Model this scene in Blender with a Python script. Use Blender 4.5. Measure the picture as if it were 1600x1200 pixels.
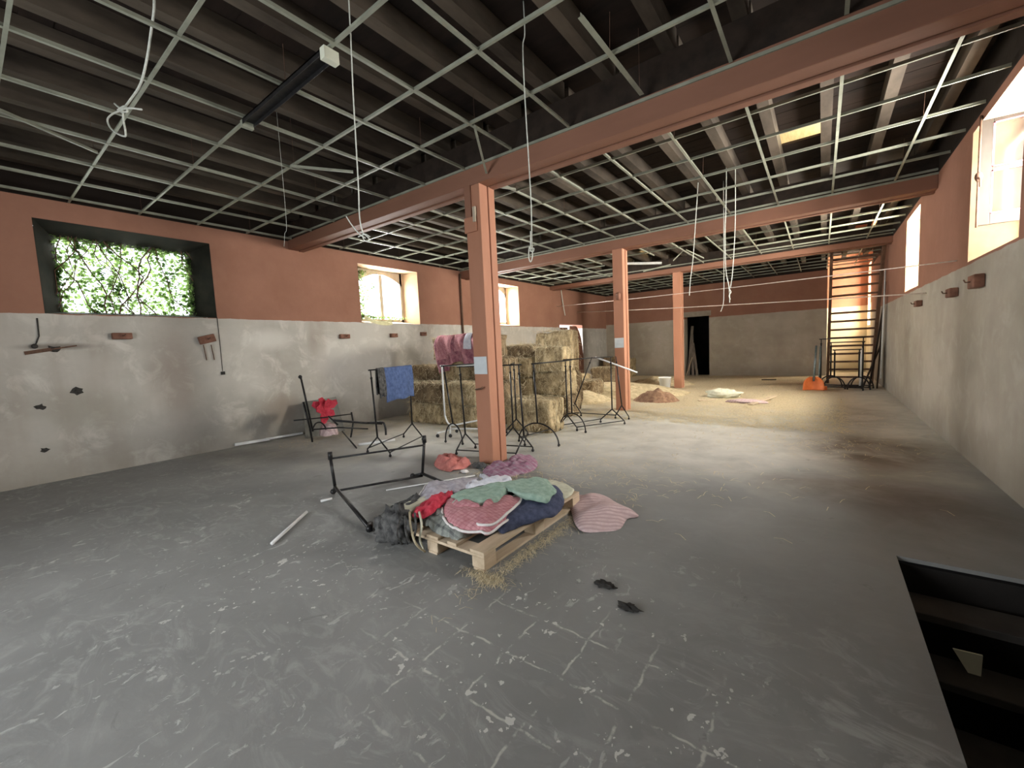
import bpy, math, random
from mathutils import Vector, Matrix, noise as mnoise
for o in list(bpy.data.objects): bpy.data.objects.remove(o)
scene = bpy.context.scene
COL = scene.collection
random.seed(7)
# ---------------------------------------------------------------- camera
F = 648.85; EYE = 1.62
YAW, PITCH, ROLL = math.radians(36.84), math.radians(4.80), math.radians(-2.71)
_cy, _sy, _cp, _sp = math.cos(YAW), math.sin(YAW), math.cos(PITCH), math.sin(PITCH)
FWD = Vector((-_sy*_cp, _cy*_cp, -_sp)); RGT = Vector((_cy, _sy, 0)); UPV = RGT.cross(FWD)
_cr, _sr = math.cos(ROLL), math.sin(ROLL)
CR = RGT*_cr + UPV*_sr; CU = RGT*(-_sr) + UPV*_cr
cam_data = bpy.data.cameras.new('camera'); cam_data.sensor_width = 36; cam_data.lens = F/1600*36
cam_data.clip_start = .05; cam_data.clip_end = 200
cam = bpy.data.objects.new('camera', cam_data); COL.objects.link(cam)
M = Matrix((CR, CU, -FWD)).transposed().to_4x4(); M.translation = Vector((0, 0, EYE)); cam.matrix_world = M
scene.camera = cam
# ---------------------------------------------------------------- world, exposure, daylight
scene.view_settings.view_transform = 'Standard'; scene.view_settings.look = 'None'
scene.view_settings.gamma = 1; scene.view_settings.use_curve_mapping = False
scene.view_settings.exposure = 1.6
w = bpy.data.worlds.new('sky'); scene.world = w; w.use_nodes = True
bg = w.node_tree.nodes['Background']; bg.inputs[0].default_value = (.86, .93, 1, 1); bg.inputs[1].default_value = 1.2
def area(name, loc, size, rot, power, color=(1, 1, 1), spread=180):
    l = bpy.data.lights.new(name, 'AREA'); l.shape = 'RECTANGLE'; l.size, l.size_y = size
    l.energy = power; l.color = color; l.spread = math.radians(spread)
    o = bpy.data.objects.new(name, l); o.location = loc; o.rotation_euler = rot; COL.objects.link(o); return o
PI = math.pi
XL, XR, YN, YF, ZC, TH = -9.0, 1.45, -3.0, 20.4, 4.10, 0.5
# windows: (y0, y1, z0, z1); daylight arrives from just outside each opening
WL = [(0.86, 3.0, 2.45, 3.80), (6.03, 7.88, 2.43, 3.86), (11.12, 12.67, 2.47, 3.90)]
WR = [(0.6, 2.4, 2.45, 3.98), (6.0, 7.7, 2.43, 3.98), (11.1, 12.67, 2.46, 3.98)]
DAY = (1.0, .97, .92)
area('daylight', (XL-TH-.35, 1.93, 3.1), (2.4, 1.7), (0, -PI/2, 0), 55, (.96, 1, .9))
area('daylight', (XL-TH-.35, 6.95, 3.15), (2.4, 1.8), (0, -PI/2, 0), 360, DAY)
area('daylight', (XL-TH-.35, 11.9, 3.2), (2.2, 1.8), (0, -PI/2, 0), 680, DAY)
area('daylight', (XR+TH+.35, 1.5, 3.25), (2.4, 1.9), (0, PI/2, 0), 70, DAY)
area('daylight', (XR+TH+.35, 6.85, 3.25), (2.4, 1.9), (0, PI/2, 0), 430, DAY)
area('daylight', (XR+TH+.35, 11.9, 3.25), (2.2, 1.9), (0, PI/2, 0), 1300, (1, .93, .80))
area('daylight', (XR+TH+.3, 21.45, 3.1), (1.5, 2.6), (0, PI/2, 0), 360, (1, .84, .60))
area('daylight', (-3.2, YN-TH-.4, 1.9), (2.6, 2.6), (PI/2, 0, 0), 100, (.95, .98, 1))      # open yard door behind the camera
# ---------------------------------------------------------------- helpers
def ray(px, py): return ((px-800)*CR + (600-py)*CU + F*FWD)/F
def Z(px, py, z=0.0): d = ray(px, py); return Vector((0, 0, EYE)) + d*((z-EYE)/d.z)
def onY(px, py, y): d = ray(px, py); return Vector((0, 0, EYE)) + d*(y/d.y)
def onX(px, py, x): d = ray(px, py); return Vector((0, 0, EYE)) + d*(x/d.x)
def nz(v, s=1.0, seed=0.0): return mnoise.noise(Vector((v[0]*s+seed, v[1]*s+seed*1.7, v[2]*s-seed)))
class MB:
    def __init__(s): s.v = []; s.f = []; s.m = []
    def add(s, vs, fs, mi=0):
        b = len(s.v); s.v += [Vector(v) for v in vs]; s.f += [tuple(b+i for i in f) for f in fs]; s.m += [mi]*len(fs); return s
    def box(s, lo, hi, mi=0):
        (a, b, c), (d, e, f) = lo, hi
        vs = [(a,b,c),(d,b,c),(d,e,c),(a,e,c),(a,b,f),(d,b,f),(d,e,f),(a,e,f)]
        return s.add(vs, [(3,2,1,0),(4,5,6,7),(0,1,5,4),(1,2,6,5),(2,3,7,6),(3,0,4,7)], mi)
    def bar(s, p, q, wd, ht, up=(0,0,1), mi=0):
        p, q = Vector(p), Vector(q); d = (q-p).normalized(); u = Vector(up)
        if abs(d.dot(u)) > .95: u = Vector((0,1,0))
        r = d.cross(u).normalized(); u = r.cross(d); vs = []
        for c in (p, q):
            for a, b in ((-1,-1),(1,-1),(1,1),(-1,1)): vs.append(c + r*a*wd/2 + u*b*ht/2)
        return s.add(vs, [(3,2,1,0),(4,5,6,7),(0,1,5,4),(1,2,6,5),(2,3,7,6),(3,0,4,7)], mi)
    def tube(s, pts, r, n=8, mi=0, closed=False):
        pts = [Vector(p) for p in pts]; N = len(pts); b = len(s.v); prev = None
        for i, p in enumerate(pts):
            if closed: t = pts[(i+1) % N]-pts[i-1]
            else: t = pts[min(i+1, N-1)]-pts[max(i-1, 0)]
            t = t.normalized() if t.length > 1e-9 else Vector((0,0,1))
            if prev is None:
                a = Vector((0,0,1)) if abs(t.z) < .9 else Vector((1,0,0)); u = t.cross(a).normalized()
            else:
                u = prev - t*prev.dot(t); u = u.normalized() if u.length > 1e-6 else t.orthogonal().normalized()
            prev = u; v = t.cross(u); rr = r[i] if isinstance(r, (list, tuple)) else r
            for k in range(n):
                a = 2*PI*k/n; s.v.append(p + u*math.cos(a)*rr + v*math.sin(a)*rr)
        R = N if closed else N-1
        for i in range(R):
            j = (i+1) % N
            for k in range(n):
                s.f.append((b+i*n+k, b+i*n+(k+1) % n, b+j*n+(k+1) % n, b+j*n+k)); s.m.append(mi)
        if not closed:
            s.f.append(tuple(b+k for k in range(n-1, -1, -1))); s.m.append(mi)
            s.f.append(tuple(b+(N-1)*n+k for k in range(n))); s.m.append(mi)
        return s
    def lathe(s, prof, c, n=24, mi=0):
        b = len(s.v); c = Vector(c)
        for r, z in prof:
            for k in range(n): s.v.append(c+Vector((r*math.cos(2*PI*k/n), r*math.sin(2*PI*k/n), z)))
        for i in range(len(prof)-1):
            for k in range(n): s.f.append((b+i*n+k, b+i*n+(k+1) % n, b+(i+1)*n+(k+1) % n, b+(i+1)*n+k)); s.m.append(mi)
        return s
    def ball(s, c, r, n=10, mi=0, sc=(1,1,1)):
        prof = [(max(1e-4, math.sin(PI*i/8))*r*sc[0], -math.cos(PI*i/8)*r*sc[2]) for i in range(9)]
        return s.lathe(prof, c, n, mi)
    def build(s, name, mat, parent=None, smooth=False, bevel=0, label=None):
        me = bpy.data.meshes.new(name)
        off = parent_origin(parent)
        me.from_pydata([v-off for v in s.v], [], s.f)
        mats = mat if isinstance(mat, (list, tuple)) else [mat]
        for m in mats: me.materials.append(m)
        if len(mats) > 1: me.polygons.foreach_set('material_index', s.m)
        if smooth: me.polygons.foreach_set('use_smooth', [True]*len(me.polygons))
        me.update(); me.validate()
        o = bpy.data.objects.new(name, me); COL.objects.link(o)
        if parent: o.parent = parent
        if bevel:
            b = o.modifiers.new('bevel', 'BEVEL'); b.width = bevel; b.segments = 2; b.limit_method = 'ANGLE'
        if label: o['label'] = label
        return o
def parent_origin(p):
    v = Vector((0,0,0))
    while p is not None: v += p.location; p = p.parent
    return v
def tag(o, label, cat, group=None, kind=None):
    o['label'] = label; o['category'] = cat
    if group: o['group'] = group
    if kind: o['kind'] = kind
    return o
def thing(name, label, cat, loc, group=None):
    o = bpy.data.objects.new(name, None); o.empty_display_size = .1; o.location = Vector(loc); COL.objects.link(o)
    return tag(o, label, cat, group)
def struct(o): o['kind'] = 'structure'; return o
# ---------------------------------------------------------------- materials
class NT:
    def __init__(s, name):
        s.mat = bpy.data.materials.new(name); s.mat.use_nodes = True; s.t = s.mat.node_tree; s.n = s.t.nodes; s.l = s.t.links
        s.b = s.n['Principled BSDF']; s.tc = s.n.new('ShaderNodeNewGeometry')
        s.pos = s.tc.outputs['Position']
    def link(s, a, b): s.l.new(a, b)
    def scaled(s, v, rot=(0,0,0), src=None):
        m = s.n.new('ShaderNodeMapping'); m.inputs['Scale'].default_value = v; m.inputs['Rotation'].default_value = rot
        s.link(src or s.pos, m.inputs[0]); return m.outputs[0]
    def noise(s, scale, detail=5, rough=.55, vec=None, dist=0):
        m = s.n.new('ShaderNodeTexNoise'); m.inputs['Scale'].default_value = scale; m.inputs['Detail'].default_value = detail
        m.inputs['Roughness'].default_value = rough; m.inputs['Distortion'].default_value = dist
        s.link(vec or s.pos, m.inputs['Vector']); return m.outputs['Fac']
    def ramp(s, fac, stops):
        m = s.n.new('ShaderNodeValToRGB'); e = m.color_ramp.elements
        while len(e) < len(stops): e.new(.5)
        for i, (p, c) in enumerate(stops):
            e[i].position = p; e[i].color = (c, c, c, 1) if isinstance(c, (int, float)) else (*c, 1)
        s.link(fac, m.inputs[0]); return m.outputs[0]
    def mix(s, fac, a, b, mode='MIX'):
        m = s.n.new('ShaderNodeMix'); m.data_type = 'RGBA'; m.blend_type = mode
        for k, v in ((0, fac), (6, a), (7, b)):
            if isinstance(v, (int, float)): m.inputs[k].default_value = v if k == 0 else (v, v, v, 1)
            elif isinstance(v, tuple): m.inputs[k].default_value = (*v, 1)
            else: s.link(v, m.inputs[k])
        return m.outputs[2]
    def math(s, op, a, b=0.0, c=None, clamp=False):
        m = s.n.new('ShaderNodeMath'); m.operation = op; m.use_clamp = clamp
        for i, v in enumerate((a, b, c)):
            if v is None: continue
            if isinstance(v, (int, float)): m.inputs[i].default_value = v
            else: s.link(v, m.inputs[i])
        return m.outputs[0]
    def sep(s, vec=None):
        m = s.n.new('ShaderNodeSeparateXYZ'); s.link(vec or s.pos, m.inputs[0]); return m.outputs
    def blob(s, c, r, soft=.5):
        """mask: 1 inside an ellipse around c with radii r (world), 0 outside"""
        m = s.n.new('ShaderNodeMapping'); m.vector_type = 'TEXTURE'
        m.inputs['Location'].default_value = c; m.inputs['Scale'].default_value = r
        s.link(s.pos, m.inputs[0])
        l = s.n.new('ShaderNodeVectorMath'); l.operation = 'LENGTH'; s.link(m.outputs[0], l.inputs[0])
        mr = s.n.new('ShaderNodeMapRange'); mr.interpolation_type = 'SMOOTHSTEP'
        mr.inputs[1].default_value = 1-soft; mr.inputs[2].default_value = 1; mr.inputs[3].default_value = 1; mr.inputs[4].default_value = 0
        s.link(l.outputs['Value'], mr.inputs[0]); return mr.outputs[0]
    def done(s, color, rough=.8, bump=None, bs=.3, bd=.01, metal=0):
        if isinstance(color, tuple): s.b.inputs['Base Color'].default_value = (*color, 1)
        else: s.link(color, s.b.inputs['Base Color'])
        if isinstance(rough, (int, float)): s.b.inputs['Roughness'].default_value = rough
        else: s.link(rough, s.b.inputs['Roughness'])
        s.b.inputs['Metallic'].default_value = metal
        s.b.inputs['Specular IOR Level'].default_value = .3
        if bump is not None:
            m = s.n.new('ShaderNodeBump'); m.inputs['Strength'].default_value = bs; m.inputs['Distance'].default_value = bd
            s.link(bump, m.inputs['Height']); s.link(m.outputs[0], s.b.inputs['Normal'])
        return s.mat
def noisy(name, c1, c2, scale=6, rough=.8, vec=None, bs=.2, metal=0, detail=5, bd=.01):
    t = NT(name); v = t.scaled(vec) if vec else None
    n = t.noise(scale, detail, .6, v)
    return t.done(t.ramp(n, [(.3, c1), (.7, c2)]), rough, n, bs, bd, metal)
MT = {}
# terracotta paint
def paint_nodes(t):
    n = t.noise(1.3, 5, .6); n2 = t.noise(14, 3)
    c = t.ramp(n, [(.3, (.275, .135, .090)), (.7, (.345, .175, .120))])
    return t.mix(t.math('MULTIPLY', n2, .25), c, (.22, .105, .07))
def wall_mat(name, split, lower_a, lower_b, dark=0):
    t = NT(name); x, y, z = t.sep()
    up = paint_nodes(t)
    n = t.noise(.55, 6, .62, t.scaled((1, 1, 1.3))); n2 = t.noise(2.6, 6, .65, dist=.6); n3 = t.noise(.8, 4, .6, t.scaled((1, 1.6, .25)))
    lo = t.ramp(n, [(.32, lower_a), (.62, lower_b)])
    lo = t.mix(t.math('MULTIPLY', t.ramp(n2, [(.52, 0.), (.66, 1.)]), .6 if dark else .16), lo, (.64, .62, .565))
    lo = t.mix(t.math('MULTIPLY', t.ramp(n3, [(.5, 0.), (.7, 1.)]), .5), lo, (.30, .25, .205))
    # dirty splash zone near the floor
    splash = t.math('SUBTRACT', 1.0, t.math('DIVIDE', z, .6), clamp=True)
    splash = t.math('MULTIPLY', splash, t.math('MULTIPLY', t.noise(1.6, 5), .95), clamp=True)
    lo = t.mix(splash, lo, (.20, .175, .14))
    if dark:
        for c, r, col, k in STAINS:
            lo = t.mix(t.math('MULTIPLY', t.blob(c, r, .8), k), lo, col)
    wob = t.math('MULTIPLY_ADD', t.noise(3, 4), .05, split-.025)
    m = t.math('GREATER_THAN', z, wob)
    col = t.mix(m, lo, up)
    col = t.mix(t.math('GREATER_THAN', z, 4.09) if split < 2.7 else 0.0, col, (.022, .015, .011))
    return t.done(col, .9, t.noise(9, 6), .25, .012)
STAINS = [((-9, 2.3, 1.4), (.5, .42, 1.3), (.29, .235, .20), .55), ((-9, 4.0, .6), (.5, .55, .5), (.33, .27, .22), .6),
          ((-9, 1.2, 1.0), (.5, .9, .45), (.27, .255, .215), .5), ((-9, 4.8, 1.9), (.5, .25, .55), (.28, .24, .2), .4),
          ((-9, 3.9, 2.05), (.5, .6, .3), (.66, .65, .60), .6), ((-9, 5.3, 1.5), (.5, .9, .7), (.58, .56, .52), .5),
          ((-9, .95, 1.97), (.5, .55, .07), (.14, .12, .10), .75), ((-9, 7.0, .8), (.5, .8, .6), (.33, .29, .23), .5)]
MT['wall_left'] = wall_mat('plaster_left', 2.44, (.36, .34, .30), (.50, .48, .435), 1)
MT['wall'] = wall_mat('plaster_other', 2.40, (.30, .27, .215), (.42, .385, .32))
MT['wall_far'] = wall_mat('plaster_far', 2.62, (.33, .29, .225), (.46, .41, .335))
MT['paint'] = (lambda t: t.done(paint_nodes(t), .75, t.noise(20, 4), .15))(NT('terracotta_paint'))
def col_mat():
    t = NT('salmon_column_paint'); n = t.noise(1.6, 5, .6, t.scaled((1, 1, .3)))
    c = t.ramp(n, [(.3, (.36, .165, .098)), (.7, (.44, .21, .132))])
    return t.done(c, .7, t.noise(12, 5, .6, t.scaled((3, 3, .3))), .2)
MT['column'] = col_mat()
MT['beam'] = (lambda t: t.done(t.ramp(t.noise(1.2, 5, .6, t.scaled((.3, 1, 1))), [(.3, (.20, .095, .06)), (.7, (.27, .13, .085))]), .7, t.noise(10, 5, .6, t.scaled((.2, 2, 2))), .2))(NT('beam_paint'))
MT['reveal'] = noisy('reveal_paint', (.34, .225, .13), (.43, .30, .185), 3, .85)
MT['shaded_moss'] = noisy('shaded_mossy_reveal', (.006, .006, .004), (.022, .019, .012), 4, .95, bs=.5)  # mossy reveal, blackened to paint in the shade of the recess
MT['frame'] = noisy('old_window_wood', (.36, .30, .22), (.50, .43, .33), 5, .6, (1, 1, .3))
MT['darkwood'] = noisy('dark_timber', (.014, .009, .006), (.034, .022, .015), 3, .85, (2, .5, 2), .4)
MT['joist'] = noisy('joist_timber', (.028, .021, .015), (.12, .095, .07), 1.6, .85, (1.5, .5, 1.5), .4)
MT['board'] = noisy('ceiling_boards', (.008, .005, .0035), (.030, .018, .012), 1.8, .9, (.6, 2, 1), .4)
MT['grid'] = noisy('grid_metal', (.20, .21, .165), (.31, .32, .25), 5, .5)
MT['black'] = noisy('black_tube', (.012, .012, .013), (.035, .034, .034), 20, .35, metal=.3)
MT['white_metal'] = noisy('white_tube', (.62, .63, .62), (.76, .77, .76), 9, .4)
MT['rope'] = noisy('rope', (.48, .50, .44), (.68, .69, .62), 40, .9)
MT['wire'] = noisy('wire', (.55, .45, .38), (.75, .66, .58), 30, .5)
MT['paper'] = noisy('paper', (.55, .60, .62), (.66, .70, .72), 6, .7)
MT['brick'] = noisy('anchor_brick', (.13, .062, .042), (.26, .13, .09), 9, .9, bs=.5)
MT['rust'] = noisy('rust', (.07, .04, .028), (.15, .08, .05), 20, .8)
MT['pallet'] = noisy('pallet_wood', (.44, .34, .23), (.68, .56, .41), 3, .75, (3, .5, 3), .3)
MT['bucket'] = noisy('white_plastic', (.68, .70, .69), (.78, .80, .80), 4, .4)
MT['orange'] = noisy('orange_plastic', (.58, .14, .035), (.70, .20, .06), 6, .4)
MT['steel'] = noisy('grey_pole', (.10, .14, .15), (.18, .22, .23), 12, .4, metal=.5)
MT['stone'] = noisy('dark_clod', (.02, .02, .018), (.06, .055, .05), 30, .95, bs=.6)
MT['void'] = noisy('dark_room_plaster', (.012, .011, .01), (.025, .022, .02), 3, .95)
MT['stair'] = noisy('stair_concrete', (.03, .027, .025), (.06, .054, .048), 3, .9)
MT['pale'] = noisy('pale_sheet', (.58, .60, .48), (.70, .71, .58), 4, .7)
MT['leafwood'] = noisy('ladder_wood', (.075, .042, .026), (.16, .09, .055), 5, .8)
MT['greyplank'] = noisy('weathered_plank', (.15, .125, .105), (.30, .26, .22), 5, .85, (3, 3, .4))
def straw_mat(name, a, b, c, vec=(1, 1, 1), sc=9, bs=.9):
    t = NT(name); n = t.noise(sc, 7, .72, t.scaled(vec)); n2 = t.noise(1.9, 3, .5); n3 = t.noise(60, 3, .6, t.scaled(vec))
    col = t.ramp(n, [(.34, a), (.5, b), (.66, c)])
    col = t.mix(t.math('MULTIPLY', t.ramp(n2, [(.42, 0.), (.62, 1.)]), .45), col, a)
    col = t.mix(t.math('MULTIPLY', t.ramp(n3, [(.45, 0.), (.6, 1.)]), .35), col, c)
    return t.done(col, .95, t.math('ADD', n, t.math('MULTIPLY', n3, .5)), bs, .03)
MT['hay'] = straw_mat('hay', (.12, .085, .045), (.38, .29, .16), (.70, .57, .35), (1, 1, .45))
MT['haydark'] = straw_mat('old_hay', (.075, .052, .03), (.21, .15, .085), (.36, .27, .16), (1, 1, .5))
MT['hayfresh'] = straw_mat('fresh_straw', (.34, .26, .14), (.62, .50, .30), (.80, .68, .44))
MT['hayred'] = straw_mat('brown_hay', (.12, .06, .04), (.28, .16, .10), (.42, .27, .17))
MT['straw'] = noisy('straw_blades', (.50, .42, .27), (.74, .66, .46), 30, .9)
MT['twine'] = noisy('twine', (.40, .34, .22), (.55, .48, .34), 30, .9)
def floor_mat():
    t = NT('worn_concrete_floor'); x, y, z = t.sep()
    n = t.noise(.5, 6, .6); n2 = t.noise(2.3, 7, .62, dist=.8)
    base = t.ramp(n, [(.3, (.20, .203, .198)), (.7, (.29, .293, .285))])
    base = t.mix(t.math('MULTIPLY', t.ramp(n2, [(.5, 0.), (.75, 1.)]), .35), base, (.38, .385, .37))
    # lighter dusty floor further in
    far = t.math('ADD', t.math('MULTIPLY_ADD', x, -.12, -1.75), t.math('MULTIPLY', y, .36))
    far = t.math('ADD', far, t.math('MULTIPLY', t.math('SUBTRACT', t.noise(.7, 6, .6), .5), 1.6), clamp=True)
    base = t.mix(far, base, t.ramp(n2, [(.3, (.42, .41, .36)), (.62, (.60, .585, .52))]))
    # straw dust past the columns
    hay = t.math('MULTIPLY_ADD', y, .34, -2.9)
    hay = t.math('ADD', hay, t.math('MULTIPLY', t.math('SUBTRACT', t.noise(1.2, 6, .65), .5), 2.4), clamp=True)
    hm = t.math('SUBTRACT', 1.0, t.math('MULTIPLY_ADD', x, .8, .3), clamp=True)
    hay = t.math('MULTIPLY', hay, hm)
    base = t.mix(t.math('MULTIPLY', hay, .9), base, t.ramp(t.noise(24, 5, .7, t.scaled((1, .5, 1))), [(.33, (.40, .31, .18)), (.6, (.74, .61, .39))]))
    # pool of window light painted into the floor of the second bay
    tg = t.math('MULTIPLY', t.blob((-1.7, 6.9, 0), (2.3, 2.2, 1), .7), t.ramp(t.noise(1.5, 6, .6), [(.35, 0.), (.6, 1.)]))
    base = t.mix(t.math('MULTIPLY', tg, .6), base, (.66, .64, .58))
    # brown stains by the right wall
    for c, r, k in (((.55, 7.4, 0), (1.1, 1.7, 1), .85), ((.3, 5.4, 0), (1.3, .8, 1), .55), ((.6, 10.5, 0), (.9, 2.5, 1), .5), ((.9, 5.0, 0), (.9, 1.4, 1), .45)):
        m = t.math('MULTIPLY', t.blob(c, r, .8), t.ramp(t.noise(1.7, 6, .62, dist=.5), [(.3, .35), (.6, 1.)]))
        base = t.mix(t.math('MULTIPLY', m, k), base, (.085, .055, .038))
    dk = t.math('MULTIPLY', t.blob((1.1, 1.6, 0), (1.5, 3.0, 1), .9), t.ramp(t.noise(1.1, 5, .6), [(.25, .5), (.6, 1.)]))  # darker grey-brown patch over the floor at the near right
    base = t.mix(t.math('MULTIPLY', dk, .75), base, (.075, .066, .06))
    # flaking white paint and old tile adhesive close to the camera
    warp = t.n.new('ShaderNodeVectorMath'); warp.operation = 'ADD'
    nn = t.n.new('ShaderNodeTexNoise'); nn.inputs['Scale'].default_value = 2.2; nn.inputs['Detail'].default_value = 4; t.link(t.pos, nn.inputs['Vector'])
    sc = t.n.new('ShaderNodeVectorMath'); sc.operation = 'SCALE'; sc.inputs['Scale'].default_value = .35; t.link(nn.outputs['Color'], sc.inputs[0])
    t.link(t.pos, warp.inputs[0]); t.link(sc.outputs[0], warp.inputs[1])
    fl = t.n.new('ShaderNodeTexNoise'); fl.inputs['Scale'].default_value = 8.5; fl.inputs['Detail'].default_value = 5; fl.inputs['Roughness'].default_value = .62; fl.inputs['Distortion'].default_value = 1.4
    mp = t.scaled((1.0, .55, 1), (0, 0, .5), warp.outputs[0]); t.link(mp, fl.inputs['Vector'])
    flakes = t.ramp(fl.outputs['Fac'], [(.605, 0.), (.66, 1.)])
    patch = t.ramp(t.noise(.9, 4, .6), [(.42, 0.), (.6, 1.)])
    near = t.math('SUBTRACT', 1.0, t.math('MULTIPLY_ADD', y, .55, -1.1), clamp=True)
    nx = t.math('SUBTRACT', 1.0, t.math('MULTIPLY_ADD', x, 1.4, .6), clamp=True)
    flakes = t.math('MULTIPLY', t.math('MULTIPLY', flakes, patch), t.math('MULTIPLY', near, nx))
    smr = t.n.new('ShaderNodeTexNoise'); smr.inputs['Scale'].default_value = 3.4; smr.inputs['Detail'].default_value = 8; smr.inputs['Roughness'].default_value = .68; smr.inputs['Distortion'].default_value = 2.2
    t.link(t.scaled((.7, 1.5, 1), (0, 0, .7)), smr.inputs['Vector'])
    smear = t.math('MULTIPLY', t.ramp(smr.outputs['Fac'], [(.50, 0.), (.64, 1.)]), t.math('MULTIPLY', t.ramp(t.noise(.7, 3, .5), [(.38, 0.), (.6, 1.)]), near))
    base = t.mix(t.math('MULTIPLY', smear, .5), base, (.42, .43, .41))
    base = t.mix(t.math('MULTIPLY', flakes, .7), base, (.60, .61, .58))
    # fine chips
    w3 = t.n.new('ShaderNodeTexNoise'); w3.inputs['Scale'].default_value = 22; w3.inputs['Detail'].default_value = 3; t.link(t.pos, w3.inputs['Vector'])
    w4 = t.n.new('ShaderNodeVectorMath'); w4.operation = 'SCALE'; w4.inputs['Scale'].default_value = .11; t.link(w3.outputs['Color'], w4.inputs[0])
    w5 = t.n.new('ShaderNodeVectorMath'); w5.operation = 'ADD'; t.link(t.pos, w5.inputs[0]); t.link(w4.outputs[0], w5.inputs[1]); wv = w5.outputs[0]
    vor = t.n.new('ShaderNodeTexVoronoi'); vor.inputs['Scale'].default_value = 19; t.link(t.scaled((1, .7, 1), (0, 0, .4), wv), vor.inputs['Vector'])
    chips = t.math('LESS_THAN', vor.outputs['Distance'], t.math('MULTIPLY', t.ramp(t.noise(5, 3, .7), [(.46, 0.), (.70, 1.)]), .43))
    chm = t.math('MULTIPLY', t.math('MAXIMUM', t.blob((-1.2, 1.7, 0), (1.5, 1.0, 1), .5), t.blob((-3.2, 1.2, 0), (1.6, 1.2, 1), .8)), chips)
    base = t.mix(t.math('MULTIPLY', chm, .72), base, (.74, .74, .70))
    br = t.n.new('ShaderNodeTexBrick'); br.offset = 0; br.inputs['Scale'].default_value = 1; br.inputs['Brick Width'].default_value = .33; br.inputs['Row Height'].default_value = .33
    br.inputs['Mortar Size'].default_value = .010; br.inputs['Mortar Smooth'].default_value = .8
    w2 = t.n.new('ShaderNodeVectorMath'); w2.operation = 'ADD'
    sc2 = t.n.new('ShaderNodeVectorMath'); sc2.operation = 'SCALE'; sc2.inputs['Scale'].default_value = .05
    nn2 = t.n.new('ShaderNodeTexNoise'); nn2.inputs['Scale'].default_value = 9; t.link(t.pos, nn2.inputs['Vector']); t.link(nn2.outputs['Color'], sc2.inputs[0])
    t.link(t.pos, w2.inputs[0]); t.link(sc2.outputs[0], w2.inputs[1]); t.link(w2.outputs[0], br.inputs['Vector'])
    lines = t.math('MULTIPLY', br.outputs['Fac'], t.ramp(t.noise(5.5, 5, .7), [(.47, 0.), (.56, 1.)]))
    lines = t.math('MULTIPLY', lines, t.blob((-1.1, 1.5, 0), (1.3, .85, 1), .5))
    base = t.mix(t.math('MULTIPLY', lines, .8), base, (.60, .60, .55))
    # dark smears
    sm = t.ramp(t.noise(3.5, 6, .7, dist=1.0), [(.64, 0.), (.72, 1.)])
    base = t.mix(t.math('MULTIPLY', sm, .35), base, (.06, .06, .055))
    rough = t.ramp(n2, [(.3, .5), (.7, .8)])
    return t.done(base, rough, t.math('ADD', n2, t.math('MULTIPLY', flakes, .4)), .35, .012)
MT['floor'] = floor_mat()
def glass():
    t = NT('dusty_glass'); n = t.n; tr = n.new('ShaderNodeBsdfTransparent'); tr.inputs[0].default_value = (.93, .94, .95, 1)
    gl = n.new('ShaderNodeBsdfGlossy'); gl.inputs['Roughness'].default_value = .08
    tl = n.new('ShaderNodeBsdfTranslucent'); tl.inputs[0].default_value = (.8, .8, .82, 1)
    m1 = n.new('ShaderNodeMixShader'); m1.inputs[0].default_value = .06; t.link(tr.outputs[0], m1.inputs[1]); t.link(gl.outputs[0], m1.inputs[2])
    m2 = n.new('ShaderNodeMixShader'); m2.inputs[0].default_value = .05; t.link(m1.outputs[0], m2.inputs[1]); t.link(tl.outputs[0], m2.inputs[2])
    t.link(m2.outputs[0], n['Material Output'].inputs[0]); return t.mat
MT['glass'] = glass()
def leaf():
    t = NT('ivy_leaf'); n = t.n; c = t.ramp(t.noise(3.5, 5, .7), [(.38, (.02, .045, .012)), (.62, (.26, .38, .13))])
    d = n.new('ShaderNodeBsdfDiffuse'); tl = n.new('ShaderNodeBsdfTranslucent'); t.link(c, d.inputs[0]); t.link(c, tl.inputs[0])
    m = n.new('ShaderNodeMixShader'); m.inputs[0].default_value = .5; t.link(d.outputs[0], m.inputs[1]); t.link(tl.outputs[0], m.inputs[2])
    t.link(m.outputs[0], n['Material Output'].inputs[0]); return t.mat
MT['leaf'] = leaf()
def fabric(name, c1, c2, scale=18, stripes=None, plaid=None):
    t = NT(name); n = t.noise(scale, 5, .6); c = t.ramp(n, [(.35, c1), (.65, c2)])
    if stripes:
        ang, freq, sc = stripes; v = t.scaled((1, 1, 1), (0, 0, ang)); x, y, z = t.sep(v)
        s_ = t.math('GREATER_THAN', t.math('SINE', t.math('MULTIPLY', x, freq)), .15)
        c = t.mix(t.math('MULTIPLY', s_, .8), c, sc)
    if plaid:
        freq, sc = plaid; v = t.scaled((1, 1, 1), (0.3, .2, .5)); x, y, z = t.sep(v)
        a = t.math('GREATER_THAN', t.math('SINE', t.math('MULTIPLY', x, freq)), .6); b = t.math('GREATER_THAN', t.math('SINE', t.math('MULTIPLY', t.math('ADD', y, z), freq)), .6)
        c = t.mix(t.math('MULTIPLY', t.math('ADD', a, b), .35, clamp=True), c, sc)
    v = t.noise(110, 2, .5)
    q = t.n.new('ShaderNodeTexVoronoi'); q.inputs['Scale'].default_value = 16; t.link(t.pos, q.inputs['Vector'])
    return t.done(c, .95, t.math('ADD', t.math('MULTIPLY', v, .3), q.outputs['Distance']), .5, .012)
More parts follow.
